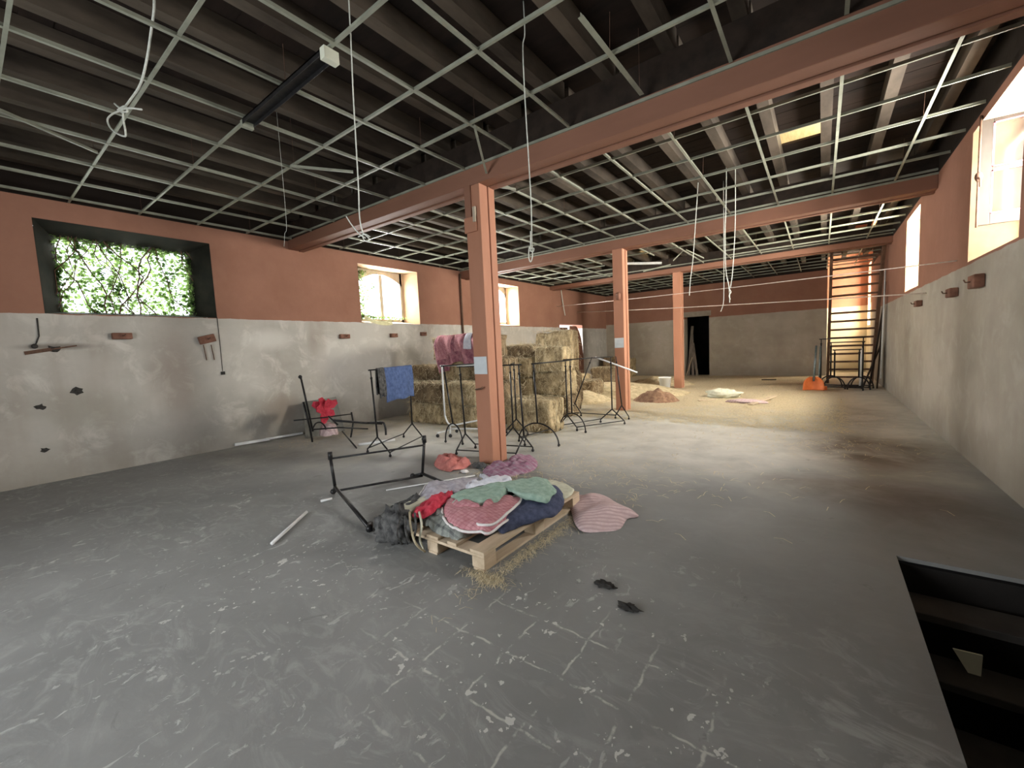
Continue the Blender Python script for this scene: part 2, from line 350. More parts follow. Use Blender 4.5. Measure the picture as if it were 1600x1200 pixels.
# ---------------------------------------------------------------- room shell
def wall_boxes(mb, axis, p0, p1, a0, a1, z0, z1, holes):
    """solid wall slab from boxes around rectangular holes. axis 'x': wall normal along x, runs along y."""
    cuts = sorted({a0, a1} | {h[0] for h in holes} | {h[1] for h in holes})
    for i in range(len(cuts)-1):
        s, e = cuts[i], cuts[i+1]; hs = sorted([h for h in holes if h[0] <= s+1e-6 and h[1] >= e-1e-6], key=lambda h: h[2])
        z = z0
        for h in hs:
            if h[2] > z: put(mb, axis, p0, p1, s, e, z, h[2])
            z = h[3]
        if z < z1: put(mb, axis, p0, p1, s, e, z, z1)
def put(mb, axis, p0, p1, s, e, z0, z1):
    if axis == 'x': mb.box((p0, s, z0), (p1, e, z1))
    else: mb.box((s, p0, z0), (e, p1, z1))
TOP = 4.66
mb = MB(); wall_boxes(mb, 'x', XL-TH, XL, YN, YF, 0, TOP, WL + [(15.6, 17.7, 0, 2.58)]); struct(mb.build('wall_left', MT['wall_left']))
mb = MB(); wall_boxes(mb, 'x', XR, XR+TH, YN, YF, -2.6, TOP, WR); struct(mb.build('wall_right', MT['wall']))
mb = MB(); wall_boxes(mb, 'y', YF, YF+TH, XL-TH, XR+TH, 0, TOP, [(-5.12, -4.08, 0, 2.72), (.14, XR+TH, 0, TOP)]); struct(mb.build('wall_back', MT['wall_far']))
mb = MB(); mb.box((-.3, 22.4, 0), (XR+TH, 22.6, 6)); mb.box((-.1, YF+TH, 0), (.14, 22.4, 6)); MT['alcove'] = wall_mat('plaster_alcove', 2.72, (.42, .38, .29), (.56, .50, .38))
struct(mb.build('wall_alcove', MT['alcove']))
mb = MB(); wall_boxes(mb, 'x', XR, XR+TH, YF, 22.4, 0, 6, [(20.9, 22.0, 1.9, 4.3)]); struct(mb.build('wall_alcove_right', MT['alcove']))
mb = MB(); mb.box((XR+.42, 20.9, 1.9), (XR+.48, 20.97, 4.3)); mb.box((XR+.42, 21.93, 1.9), (XR+.48, 22.0, 4.3)); mb.box((XR+.42, 20.9, 1.9), (XR+.48, 22, 1.97)); mb.box((XR+.42, 20.9, 4.23), (XR+.48, 22, 4.3)); struct(mb.build('window_7', MT['frame']))
mb = MB(); mb.box((.14, YF+TH, -.05), (XR, 22.4, 0)); struct(mb.build('floor_alcove', MT['floor']))
mb = MB(); mb.box((-.1, YF+TH, 6.0), (XR+TH, 22.6, 6.1)); struct(mb.build('ceiling_alcove', MT['board']))
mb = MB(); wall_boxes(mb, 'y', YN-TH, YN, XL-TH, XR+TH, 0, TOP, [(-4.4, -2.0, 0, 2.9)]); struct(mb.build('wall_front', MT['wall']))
# floor with the stairwell cut out
SX0, SY0, SY1 = .45, .2, 3.94
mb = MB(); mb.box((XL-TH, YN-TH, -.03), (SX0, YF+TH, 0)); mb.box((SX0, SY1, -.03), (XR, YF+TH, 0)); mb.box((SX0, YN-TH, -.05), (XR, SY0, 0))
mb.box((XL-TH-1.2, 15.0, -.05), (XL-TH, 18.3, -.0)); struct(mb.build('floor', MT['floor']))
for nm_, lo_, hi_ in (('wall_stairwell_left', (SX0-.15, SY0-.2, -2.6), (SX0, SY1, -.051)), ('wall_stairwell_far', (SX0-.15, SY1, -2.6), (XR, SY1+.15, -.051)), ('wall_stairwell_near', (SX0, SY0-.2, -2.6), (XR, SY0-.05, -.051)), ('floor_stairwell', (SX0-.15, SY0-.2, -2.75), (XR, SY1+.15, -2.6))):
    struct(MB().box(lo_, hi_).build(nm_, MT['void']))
st = thing('staircase', 'dark stair flight descending through the floor opening by the right wall', 'stairs', (1.0, 2.0, -2.6))
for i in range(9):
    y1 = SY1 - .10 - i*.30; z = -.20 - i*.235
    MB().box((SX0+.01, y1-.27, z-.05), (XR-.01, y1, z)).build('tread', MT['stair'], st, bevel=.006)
for sx in (SX0+.02, XR-.07):
    MB().bar((sx+.025, SY1-.16, -.45), (sx+.025, SY1-2.75, -2.42), .04, .22).build('stringer', MT['void'], st)
mb = MB(); A = [tuple(onY(1489, 1014, 3.44)), tuple(onY(1536, 1025, 3.44)), tuple(onY(1531, 1078, 3.44)-Vector((0, 0, .01)))]  # pale sheet added in place of light showing below the stairs
mb.add([*A, *[(a, b+.012, c) for a, b, c in A]], [(2,1,0),(3,4,5),(0,1,4,3),(1,2,5,4),(2,0,3,5)])
tag(mb.build('stair_light_sheet', MT['pale']), 'pale triangular sheet standing in for light showing below the stair treads', 'light patch')
# ceiling boards with gaps to the loft, joists above the metal grid
gaps = [(-.58, -.05, 7.75, 8.25), (-1.82, -1.52, 10.5, 10.78), (.58, 1.0, 15.75, 16.25), (1.08, 1.42, 15.6, 16.25), (-5.3, -4.4, 14.0, 14.7)]
mb = MB(); y = YN-TH
while y < YF+TH:
    y2 = y+.195; segs = [(XL-TH, XR+TH)]
    for gx0, gx1, gy0, gy1 in gaps:
        if y2 > gy0+.05 and y < gy1-.05:
            ns = []
            for a, b in segs:
                if gx0 < b and gx1 > a:
                    if gx0 > a: ns.append((a, gx0))
                    if gx1 < b: ns.append((gx1, b))
                else: ns.append((a, b))
            segs = ns
    for a, b in segs: mb.box((a, y, TOP+random.uniform(0, .008)), (b, y2+.003, TOP+.035))
    y = y2+.001
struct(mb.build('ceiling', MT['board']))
mb = MB(); mb.box((XL-TH, YN-TH, 6.6), (XR+TH, YF+TH, 6.7)); mb.box((XL-TH-.1, YN-TH, TOP), (XL-TH, YF+TH, 6.6)); mb.box((XR+TH, YN-TH, TOP), (XR+TH+.1, YF+TH, 6.6))
mb.box((XL-TH, YF+TH, TOP), (-.1, YF+TH+.1, 6.6)); mb.box((-.1, YF+TH, 6.1), (XR+TH, YF+TH+.1, 6.6)); mb.box((XL-TH, YN-TH-.1, TOP), (XR+TH, YN-TH, 6.6))
struct(mb.build('trim_1', MT['pallet']))['label'] = 'pale timber lining of the loft seen through the ceiling gaps'
for gx0, gx1, gy0, gy1 in gaps:
    pass
for y_ in (4, 12, 19):
    area('loft_lining_fill', (XR+TH-.05, y_, 5.7), (1.4, 1.6), (0, PI/2, 0), 220, (1, .86, .52))  # added lamps, unseen from below, to light the loft lining behind the gaps
bays = [(YN, 4.42), (4.72, 9.6), (9.9, 14.9), (15.2, YF)]
bayname = ['front bay', 'second bay', 'third bay', 'last bay at the end wall']
ORD = ['', 'second ', 'third ', 'fourth ', 'fifth ', 'sixth ', 'seventh ', 'eighth ', 'ninth ', 'tenth ', 'eleventh ', 'twelfth ', 'thirteenth ', 'fourteenth ', 'fifteenth ', 'sixteenth ', 'seventeenth ', 'eighteenth ']
jm = {}
k0 = int((XL)/.62)-1
for bi, (y0, y1) in enumerate(bays):
    jn = 0
    for k in range(2, -15, -1):
        x = .0+.62*k
        if x < XL+.08 or x > XR-.05: continue
        lo = random.uniform(-.012, .012)
        if bi not in jm:
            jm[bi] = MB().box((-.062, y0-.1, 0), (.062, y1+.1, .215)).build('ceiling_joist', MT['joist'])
            o = jm[bi]
        else:
            o = jm[bi].copy(); COL.objects.link(o)
        o.location = (x+lo, 0, TOP-.218)
        tag(o, 'dark ceiling joist of the %s, %s the right wall' % (bayname[bi], (ORD[jn]+'from') if jn else 'next to'), 'joist'); jn += 1
        tag(o, o['label'], 'joist', 'ceiling joists of the '+bayname[bi])
# painted cross beams
def beam(y0, y1, zl, zr, label, ledger):
    t = thing('ceiling_beam', label, 'beam', ((XL+XR)/2, (y0+y1)/2, (zl+zr)/2))
    def sl(a, b, d0, d1, mb):
        mb.add([(XL+.001, a, zl+d0), (XR-.001, a, zr+d0), (XR-.001, b, zr+d0), (XL+.001, b, zl+d0), (XL+.001, a, d1 if d1 > 1 else zl+d1), (XR-.001, a, d1 if d1 > 1 else zr+d1), (XR-.001, b, d1 if d1 > 1 else zr+d1), (XL+.001, b, d1 if d1 > 1 else zl+d1)],
               [(3,2,1,0),(4,5,6,7),(0,1,5,4),(1,2,6,5),(2,3,7,6),(3,0,4,7)])
        return mb
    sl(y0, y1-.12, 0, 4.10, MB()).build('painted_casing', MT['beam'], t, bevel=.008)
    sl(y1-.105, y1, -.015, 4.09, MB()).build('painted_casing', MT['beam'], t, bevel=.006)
    sl(y0+.02, y1-.02, .03, TOP-.22, MB()).build('timber_core', MT['darkwood'], t)
    sl(y0-.018, y0+.002, .215, .245, MB()).build('ledger_strip', MT['grid'], t)
    return t
beam(4.42, 4.74, 3.92, 3.80, 'terracotta painted beam crossing the room over the nearest column', True)
beam(9.60, 9.92, 3.86, 3.85, 'terracotta painted beam resting on the second column from the camera', True)
beam(14.9, 15.22, 3.96, 3.94, 'terracotta painted beam resting on the farthest column by the bucket', True)
# columns
def column(x0, x1, y0, y1, ztop, label, top=False):
    t = thing('support_column', label, 'column', ((x0+x1)/2, (y0+y1)/2, 0))
    MB().box((x0, y0, 0), (x1-.012, y0+.17, ztop)).build('shaft', MT['column'], t, bevel=.008)
    MB().box((x0+.012, y0+.16, 0), (x1-.024, y0+.19, ztop)).build('groove_filler', MT['beam'], t)
    MB().box((x0, y0+.182, 0), (x1, y1, ztop)).build('shaft', MT['column'], t, bevel=.008)
    if top:
        MB().box((x0+.01, y0-.025, ztop-.42), (x0+.12, y0, ztop)).build('head_plate', MT['beam'], t, bevel=.004)
        MB().box((x0-.012, y0-.03, ztop-.62), (x1-.07, y0+.0, ztop-.42)).build('head_plate', MT['column'], t, bevel=.004)
        MB().box((x1-.115, y0-.045, ztop-.5), (x1-.07, y0-.01, ztop-.30)).build('bracket', MT['frame'], t, bevel=.003)
    return t
column(-3.975, -3.70, 4.425, 4.735, 3.86, 'salmon painted square column nearest the camera, cloths at its foot', True)
column(-4.04, -3.78, 9.61, 9.91, 3.87, 'salmon painted square column in the middle, behind the racks')
column(-4.12, -3.85, 14.91, 15.21, 3.96, 'farthest salmon painted column, white bucket at its foot')
def sheet(p, wd, ht, label, n, mat='paper'):
    x, y, z = p; mb = MB(); N = 6; vs = []; fs = []
    for j in range(N+1):
        for i in range(N+1): vs.append((x+wd*i/N, y-.003-.004*abs(nz((i, j, n), .5)), z+ht*j/N))
    for j in range(N):
        for i in range(N): a = j*(N+1)+i; fs.append((a, a+1, a+N+2, a+N+1))
    o = mb.add(vs, fs).build('paper_notice', MT[mat]); s = o.modifiers.new('solid', 'SOLIDIFY'); s.thickness = .002
    return tag(o, label, 'notice')
sheet((-3.965, 4.42, 1.29), .235, .245, 'blank pale sheet taped to the front of the nearest column', 1)
sheet((-4.03, 9.605, 1.53), .23, .235, 'blank pale sheet taped to the middle column', 2)
mb = MB(); h = onY(752, 608, 4.40); mb.tube([h+Vector((-.09, .03, -.01)), h+Vector((-.06, -.05, .0)), h+Vector((.03, -.05, .01)), h+Vector((.05, -.02, .03))], .012)
tag(mb.build('hook', MT['rust'], smooth=True), 'small rusty hook sticking out of the front of the nearest column', 'hook')
mb = MB(); h = onY(966, 463, 9.58); mb.lathe([(.001, -.09), (.05, -.08), (.06, .05), (.03, .09), (.001, .09)], h, 12)
tag(mb.build('wall_fitting', MT['beam'], smooth=True), 'terracotta painted fitting near the top of the middle column', 'fitting')
# ---------------------------------------------------------------- suspended metal grid
def tee(mb, a, b, wd=.026, h=.034):
    a, b = Vector(a), Vector(b); mb.bar(a, b, wd, .004); mb.bar(a+Vector((0,0,h/2)), b+Vector((0,0,h/2)), .004, h)
GX = [.93-.81*k for k in range(0, 13)]
skip = {(2, -4.74)}
def grid(bi, y0, y1, ys, z, label):
    t = thing('ceiling_grid', label, 'ceiling grid', ((XL+XR)/2, (y0+y1)/2, z))
    for x in GX:
        a, b = y0+.02, y1-.02
        if bi == 0 and abs(x+1.5) < .1: continue
        if bi == 2 and -5.6 < x < -3.2: a, b = y0+.02, 12.4
        jj = random.uniform(-.01, .01)
        mb = MB(); tee(mb, (x+jj, a, z+random.uniform(-.008, .008)), (x-jj, b, z+random.uniform(-.008, .008)), .03); mb.build('runner', MT['grid'], t)
    for y in ys:
        segs = [(XL+.02, XR-.02)]
        if bi == 2 and y > 12.6: segs = [(XL+.02, -5.6), (-2.3, XR-.02)]
        for a, b in segs:
            mb = MB(); tee(mb, (a, y, z+.004), (b, y+random.uniform(-.02, .02), z+.004), .02 if bi else .026); mb.build('cross_runner', MT['grid'], t)
    # wire hangers
    for x in GX[::3]:
        for y in ys[::2]:
            MB().tube([(x, y, z+.02), (x+.01, y, TOP-.21)], .0025, 4).build('hanger_wire', MT['rust'], t)
    return t
grid(0, YN, 4.42, [-2.8, -1.95, -1.15, -.35, .45, 1.25, 2.04, 2.84, 3.63], 4.085, 'metal suspended ceiling grid without tiles over the front bay')
grid(1, 4.74, 9.6, [5.58, 6.36, 7.14, 7.96, 8.72, 9.5], 4.10, 'metal suspended ceiling grid over the bay behind the first beam')
grid(2, 9.92, 14.9, [10.3, 11.1, 11.9, 12.7, 13.5, 14.3], 4.12, 'broken metal suspended ceiling grid over the third bay')
grid(3, 15.22, YF, [15.9, 16.7, 17.5, 18.3, 19.1, 19.9], 4.14, 'metal suspended ceiling grid over the bay at the end wall')
def strip(a, b, label, wd=.028):
    a, b = Vector(a), Vector(b); t = thing('loose_metal_strip', label, 'metal strip', (a+b)/2)
    mb = MB(); tee(mb, a, b, wd, .03); mb.build('strip', MT['grid'], t); u = a if a.z > b.z else b; u = u.lerp((a+b)/2, .1)
    MB().tube([u+Vector((0, 0, .01)), (u.x, u.y, TOP-.001)], .002, 4).build('hanger_wire', MT['rust'], t); return t
strip(onY(741, 196, 3.66), onY(760, 271, 4.38), 'bent metal strip hanging down to the first beam beside the nearest column')
strip(Z(0, 174, 4.06), Z(153, 240, 4.07), 'diagonal loose metal strip hanging at the upper left of the grid')
strip(Z(455, 261, 4.06), Z(552, 270, 4.04), 'short loose metal strip askew under the front ceiling grid')
strip(Z(907, 26, 4.065), Z(1003, 148, 4.075), 'pale metal strip ending in mid air above the first beam', .045)
strip(Z(760, 290, 4.06), Z(806, 297, 4.07), 'bright short metal strip just right of the nearest column head')
strip(onY(1005, 425, 12.8)+Vector((0,0,0)), onY(1048, 414, 13.2), 'pale fallen metal strip in the broken ceiling behind the middle column')
strip(onY(1072, 391, 13.0), onY(1100, 404, 13.3), 'short slanting metal strip right of the broken ceiling part')
strip(onY(1068, 392, 13.2), onY(1052, 408, 12.9), 'dangling metal strip crossing the hole in the ceiling')
# fluorescent fittings
t = thing('fluorescent_fixture', 'black empty strip light channel fixed to the front ceiling grid', 'light fixture', (-3.97, 2.04, 4.03))
mb = MB(); mb.box((-4.75, 1.985, 4.03), (-3.2, 1.99, 4.078)).box((-4.75, 2.09, 4.03), (-3.2, 2.095, 4.078)).box((-4.75, 1.985, 4.066), (-3.2, 2.095, 4.078)); mb.build('channel', MT['black'], t)
MB().box((-3.235, 1.975, 3.985), (-3.17, 2.105, 4.078)).build('end_cap', MT['pale'], t, bevel=.004, label='pale end cap'); MB().box((-4.80, 1.985, 4.01), (-4.75, 2.095, 4.078)).build('end_cap', MT['grid'], t, bevel=.004)
p, q = onY(978, 412, 13.0), onY(1034, 411, 13.3)
t = thing('fluorescent_fixture', 'pale strip light hanging crooked in the broken ceiling behind the middle column', 'light fixture', (p+q)/2)
MB().bar(p, q, .11, .06).build('housing', MT['white_metal'], t, bevel=.006)
for e in (p, q):
    MB().tube([e+Vector((0,0,.03)), (e.x, e.y, TOP-.2)], .003, 5).build('suspension_wire', MT['rust'], t)
# ---------------------------------------------------------------- windows
def window(n, side, rect, mat, sash=True, arch=True, bars=1):
    y0, y1, z0, z1 = rect; s = -1 if side == 'L' else 1; xi = XL if side == 'L' else XR; xo = xi+s*TH
    root = bpy.data.objects.new('window_%d' % n, None); root.location = (xi, (y0+y1)/2, z0); COL.objects.link(root); struct(root)
    sp = .22 if mat == 'reveal' else .25   # splay
    e = .004
    yo0, yo1, zo0, zo1 = y0+sp, y1-sp, z0+.08, z1-(.02 if mat == 'reveal' else .16)
    mb = MB()
    I = [(xi, y0+e, z0+e), (xi, y1-e, z0+e), (xi, y1-e, z1-e), (xi, y0+e, z1-e)]
    O = [(xo, yo0, zo0), (xo, yo1, zo0), (xo, yo1, zo1), (xo, yo0, zo1)]
    E = [(xo, y0+e, z0+e), (xo, y1-e, z0+e), (xo, y1-e, z1-e), (xo, y0+e, z1-e)]
    mb.add(I+O+E, [(0,1,5,4),(1,2,6,5),(2,3,7,6),(3,0,4,7),(4,5,9,8),(5,6,10,9),(6,7,11,10),(7,4,8,11)])
    mb.build('reveal', MT[mat], root)
    xf = xo-s*.08
    if sash:
        fr = MB(); wd = .065
        fr.box((min(xf, xf+s*.06), yo0, zo0), (max(xf, xf+s*.06), yo0+wd, zo1)); fr.box((min(xf, xf+s*.06), yo1-wd, zo0), (max(xf, xf+s*.06), yo1, zo1))
        fr.box((min(xf, xf+s*.06), yo0, zo0), (max(xf, xf+s*.06), yo1, zo0+wd))
        # segmental arched head
        N = 14; vs = []; ym = (yo0+yo1)/2; hw = (yo1-yo0)/2
        rise = .26 if arch else .0
        for i in range(N+1):
            a = -1+2*i/N; yy = ym+a*hw; zz = zo1-.09-rise*a*a
            for xx in (xf, xf+s*.06): vs += [(xx, yy, zz), (xx, yy, zo1)]
        fs = []
        for i in range(N):
            b = i*4; fs += [(b, b+4, b+5, b+1), (b+2, b+3, b+7, b+6), (b, b+2, b+6, b+4), (b+1, b+5, b+7, b+3)]
        fr.add(vs, fs); f_ = fr.build('frame', MT['frame'], root)
        MB().box((min(xf-s*.015, xf+s*.05), ym-.05, zo0), (max(xf-s*.015, xf+s*.05), ym+.05, zo1-.1)).build('mullion', MT['frame'], root, bevel=.006)
        zb = (zo0+zo1)/2-.04
        for a, b in ((yo0+wd, ym-.05), (ym+.05, yo1-wd)):
            MB().box((xf+s*.01-.012, a, zb-.011), (xf+s*.01+.012, b, zb+.011)).build('glazing_bar', MT['frame'], root)
            MB().box((xf+s*.03-.002, a, zo0+wd), (xf+s*.03+.002, b, zo1-.1)).build('pane', MT['glass'], root)
    return root, (xf, yo0, yo1, zo0, zo1)
window(1, 'L', WL[0], 'shaded_moss', sash=False)
window(2, 'L', WL[1], 'reveal'); window(3, 'L', WL[2], 'reveal')
window(4, 'R', WR[0], 'reveal'); window(6, 'R', WR[2], 'reveal'); 
# window 5: its far casement stands open at right angles into the room
r5, (xf, a0, a1, z0, z1) = window(5, 'R', WR[1], 'reveal', sash=False)
mb = MB()
for (a, b, c, d) in ((a0, a0+.07, z0, z1), (a1-.07, a1, z0, z1), (a0, a1, z0, z0+.07), (a0, a1, z1-.07, z1)): mb.box((xf, a, c), (xf+.07, b, d))
mb.build('frame', MT['frame'], r5)
MT['sash'] = noisy('darkened_sash_wood', (.028, .022, .017), (.055, .045, .034), 5, .6, (1, 1, .3))  # sash colour darkened to offset the strong daylight right beside it
ys_, xs0, xs1, zs0, zs1 = 7.33, 1.435, 1.95, 2.80, 4.03
cs = thing('casement', '', '', (xs1, ys_, zs0)); 
for kk in ('label', 'category'): del cs[kk]
cs.parent = r5; cs.location = Vector((xs1, ys_, zs0))-r5.location
def cbox(lo, hi, nm, m, bev=.005): return MB().box(lo, hi).build(nm, m, cs, bevel=bev)
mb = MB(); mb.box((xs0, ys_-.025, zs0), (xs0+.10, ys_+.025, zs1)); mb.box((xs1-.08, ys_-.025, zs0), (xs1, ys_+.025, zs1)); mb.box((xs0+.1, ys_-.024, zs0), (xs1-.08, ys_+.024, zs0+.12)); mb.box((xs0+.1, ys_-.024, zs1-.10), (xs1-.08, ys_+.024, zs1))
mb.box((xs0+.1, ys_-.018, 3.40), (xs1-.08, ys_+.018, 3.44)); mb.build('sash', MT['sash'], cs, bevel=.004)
MT['tape'] = noisy('pink_tape', (.55, .10, .16), (.70, .22, .27), 30, .6)
mb = MB()
for za, zb in ((zs0+.12, 3.40), (3.44, zs1-.1)):
    xa, xb = xs0+.1, xs1-.08; yy = ys_-.027; g = .014
    mb.box((xa, yy, za), (xa+g, yy+.003, zb)); mb.box((xa, yy, za), (xb, yy+.003, za+g*.7)); mb.box((xa, yy, zb-g), (xb, yy+.003, zb))
mb.build('tape', MT['tape'], cs, label='pink masking tape around the panes')
MB().box((xs0+.1, ys_-.003, zs0+.12), (xs1-.08, ys_+.003, 3.40)).build('pane', MT['glass'], cs)
MB().box((xs0+.1, ys_-.003, 3.44), (xs1-.08, ys_+.003, zs1-.1)).build('pane', MT['glass'], cs)
mb = MB(); mb.tube([(xs0-.005, ys_-.04, zs0-.02), (xs0-.005, ys_-.04, zs1)], .011, 8); mb.ball((xs0-.005, ys_-.05, 3.35), .035, 10, sc=(1, 1, 1.6)); mb.tube([(xs0-.005, ys_-.05, 3.35), (xs0-.005, ys_-.11, 3.31), (xs0-.005, ys_-.12, 3.22)], .010, 8)
mb.build('bolt_rod', MT['rust'], cs, smooth=True, label='dark iron bolt rod with a curved handle')
# ivy
def leaf_quad(mb, p, s, rnd=random):
    n = Vector((rnd.gauss(0, 1), rnd.gauss(0, 1), rnd.gauss(0, 1))).normalized(); u = n.orthogonal().normalized(); a = rnd.uniform(0, 6.28)
    v = n.cross(u); u, v = u*math.cos(a)+v*math.sin(a), v*math.cos(a)-u*math.sin(a)
    c = Vector(p); f = n*s*.15
    mb.add([c-u*s, c-u*s*.35+v*s*.6, c+u*s*.2+v*s*.75+f, c+u*s*1.05, c+u*s*.2-v*s*.75+f, c-u*s*.35-v*s*.6, c-f*.5], [(0,1,6),(1,2,6),(2,3,6),(3,4,6),(4,5,6),(5,0,6)])
t = thing('ivy', 'dense green ivy filling the open window at the far left of the left wall', 'plant', (XL-.3, 1.93, 2.5))
rnd = random.Random(3); mb = MB()
for i in range(11000):
    y, z = rnd.uniform(.95, 2.95), rnd.uniform(2.5, 3.8); x = -9.42-abs(rnd.gauss(0, .09))+.04
    ed = min(y-1.02, 2.84-y, 3.72-z)*2.6
    d = .5+.5*nz((y, z, 0), 2.2, 3)
    if rnd.random() > .27+.65*max(0, d-.42)+max(0, .5-ed)*.8: continue
    leaf_quad(mb, (x, y, z), rnd.uniform(.016, .042), rnd)
o = mb.build('foliage', MT['leaf'], t); o['kind'] = 'stuff'
for i in range(16):
    y = rnd.uniform(1.0, 2.9); pts = []
    for k in range(9): pts.append((-9.38+.06*nz((k*.5, i, 0), 1, 5), y+.28*nz((k*.35, i*2.1, 0), 1, 9)+(.06*k if i % 3 else -.05*k), 3.8-k*.165))
    MB().tube(pts, rnd.uniform(.004, .011), 5).build('stem', MT['rust'], t, smooth=True)
MB().box((-9.35, 1.90, 2.5), (-9.29, 1.96, 3.8)).build('window_post', MT['shaded_moss'], t) if False else None
t = thing('ivy', 'thin yellowed ivy in the left half of the bright window left of the nearest column', 'plant', (XL-.3, 6.4, 2.5))
mb = MB()
for i in range(330):
    y = 6.25+abs(rnd.gauss(0, .22)); z = rnd.uniform(2.6, 3.8); leaf_quad(mb, (-9.33-rnd.uniform(0, .14), y, z), rnd.uniform(.018, .04), rnd)
for i in range(260):
    a = rnd.uniform(0, 1); leaf_quad(mb, (-9.02-rnd.uniform(0, .35), 6.2+1.3*a*a, 2.56+rnd.uniform(-.02, .07)*(1-a)+.05*rnd.random()), rnd.uniform(.02, .035), rnd)
o = mb.build('foliage', MT['leaf'], t); o['kind'] = 'stuff'
for i in range(6):
    y = 6.2+.13*i; MB().tube([(-9.36, y+.12*nz((k*.6, i, 2), 1, 4), 3.78-.15*k) for k in range(9)], .006, 5).build('stem', MT['twine'], t, smooth=True)
t.name = 'ivy'
mb = MB()
for i in range(5):
    pts = [(-8.985-.02*math.sin(k*.7), 6.12+.16*k, 2.52-.13*math.sin(PI*min(1, k/6.)*(.8+.05*i))+.02*i+.02*nz((k, i, 1), 1)) for k in range(6)]
    mb.tube(pts, .014, 6)
MT['foam'] = noisy('yellowed_foam', (.62, .60, .34), (.80, .78, .52), 12, .8)
tag(mb.build('foam_strip', MT['foam'], smooth=True), 'yellowish strands sagging over the sill of the bright window before the nearest column', 'foam')
# dark side room behind the end wall doorway
mb = MB(); mb.box((-5.9, YF+TH, 0), (-5.8, YF+TH+3, 3)); mb.box((-3.5, YF+TH, 0), (-3.4, YF+TH+3, 3)); mb.box((-5.9, YF+TH+3, 0), (-3.4, YF+TH+3.1, 3)); mb.box((-5.9, YF+TH, 3), (-3.4, YF+TH+3.1, 3.1)); mb.box((-5.9, YF+TH, -.1), (-3.4, YF+TH+3.1, 0))
struct(mb.build('wall_side_room', MT['void']))
# doorway trim in the end wall
mb = MB(); mb.box((-5.2, YF-.02, 2.70), (-4.0, YF+.1, 2.93)); MT['lintel'] = noisy('concrete_lintel', (.24, .21, .17), (.34, .30, .25), 5, .9)
mb.build('trim_2', MT['lintel'], bevel=.006)['kind'] = 'structure'
for a, b, lab in (((-5.0, 20.5, 0), (-4.95, 21.1, 2.3), 'tall grey plank leaning inside the dark doorway, on its left edge'), ((-4.82, 20.55, 0), (-4.95, 21.0, 1.9), 'grey plank slanting left inside the dark doorway'),
                  ((-4.62, 20.5, 0), (-4.9, 20.95, 1.5), 'narrow grey plank slanting most steeply inside the dark doorway')):
    tag(MB().bar(a, b, .11, .03, (0, 1, 0)).build('plank', MT['greyplank'], bevel=.004), lab, 'plank')
tag(MB().bar((-5.05, 20.32, .02), (-4.8, 20.37, .85), .03, .03).build('stick', MT['pallet']), 'short pale stick leaning at the left of the dark doorway', 'stick')
# side doorway low in the left wall, mostly closed by a big brown panel
area('daylight', (XL-TH-.9, 16.6, 1.9), (1.6, 1.6), (0, -PI/2, 0), 60, (1, .97, 1))
mb = MB(); mb.box((XL-.36, 15.62, 0), (XL-.30, 16.85, 2.48)); MT['panel'] = noisy('brown_panel', (.10, .065, .045), (.18, .12, .085), 3, .8)
mb.build('door_1', MT['panel'], bevel=.01)['kind'] = 'structure'
pts = [(XL+.05, 16.95, 0), (XL+.05, 17.75, 0)]
N = 14; vs = []
prof = [(16.9, 2.52), (17.05, 2.50), (17.25, 2.30), (17.42, 2.0), (17.55, 1.6), (17.62, 1.1), (17.64, 0)]
vs = [(XL+.02, 16.4, 0)]+[(XL+.02, a, b) for a, b in prof[::-1]]+[(XL+.02, 16.4, 2.52)]
n = len(vs); mb = MB().add(vs+[(x+.03, y, z) for x, y, z in vs], [tuple(range(n-1, -1, -1)), tuple(range(n, 2*n))]+[(i, (i+1) % n, n+(i+1) % n, n+i) for i in range(n)])
MT['redpanel'] = noisy('red_brown_board', (.16, .07, .045), (.24, .11, .07), 3, .8)
tag(mb.build('curved_board', MT['redpanel']), 'red brown board with a curved edge standing in the left wall doorway beyond the hay', 'board')
# wall bricks
def brick(c, d, h, lab, n, tilt=0, hooks=False):
    c = Vector(c); s = 1 if c.x < 0 else -1
    t = thing('anchor_brick', lab, 'brick', c)
    mb = MB(); vs = []
    for dx in (0, .09):
        for a, b in ((-1,-1),(1,-1),(1,1),(-1,1)):
            yy, zz = a*d/2, b*h/2; ct, sn = math.cos(tilt), math.sin(tilt)
            vs.append(c+Vector((s*(dx+.002), yy*ct-zz*sn, yy*sn+zz*ct)))
    fs = [(0,1,2,3),(7,6,5,4),(0,4,5,1),(1,5,6,2),(2,6,7,3),(3,7,4,0)]
    mb.add(vs, fs).build('block', MT['brick'], t, bevel=.012)
    MB().tube([c+Vector((s*.09, 0, 0)), c+Vector((s*.13, .01, 0)), c+Vector((s*.14, .03, .03))], .008, 6).build('hook', MT['rust'], t, smooth=True)
    if hooks:
        for q in (-.06, .06): MB().bar(c+Vector((s*.03, q, -.1)), c+Vector((s*.02, q+.03, -.38)), .012, .012).build('strap', MT['rust'], t)
brick((XL, 1.65, 2.12), .24, .10, 'brown brick block set in the left wall right below the ivy window', 1)
brick((XL, 2.79, 2.06), .25, .14, 'tilted brown brick block with two hanging straps on the left wall', 2, .25, True)
brick((XL, 5.52, 2.10), .24, .10, 'brown brick block on the left wall before the bright window', 3)
brick((XL, 6.92, 2.12), .20, .10, 'brown brick block on the left wall right under the bright window', 4)
brick((XL, 7.93, 2.16), .18, .10, 'brown brick block on the left wall just above the hay with the plaid blanket', 5)
brick((XR, 10.66, 2.10), .24, .11, 'dark brick block farthest along the right wall, below the wires', 6)
brick((XR, 8.17, 2.10), .24, .12, 'dark brick block in the middle of the three on the right wall', 7)
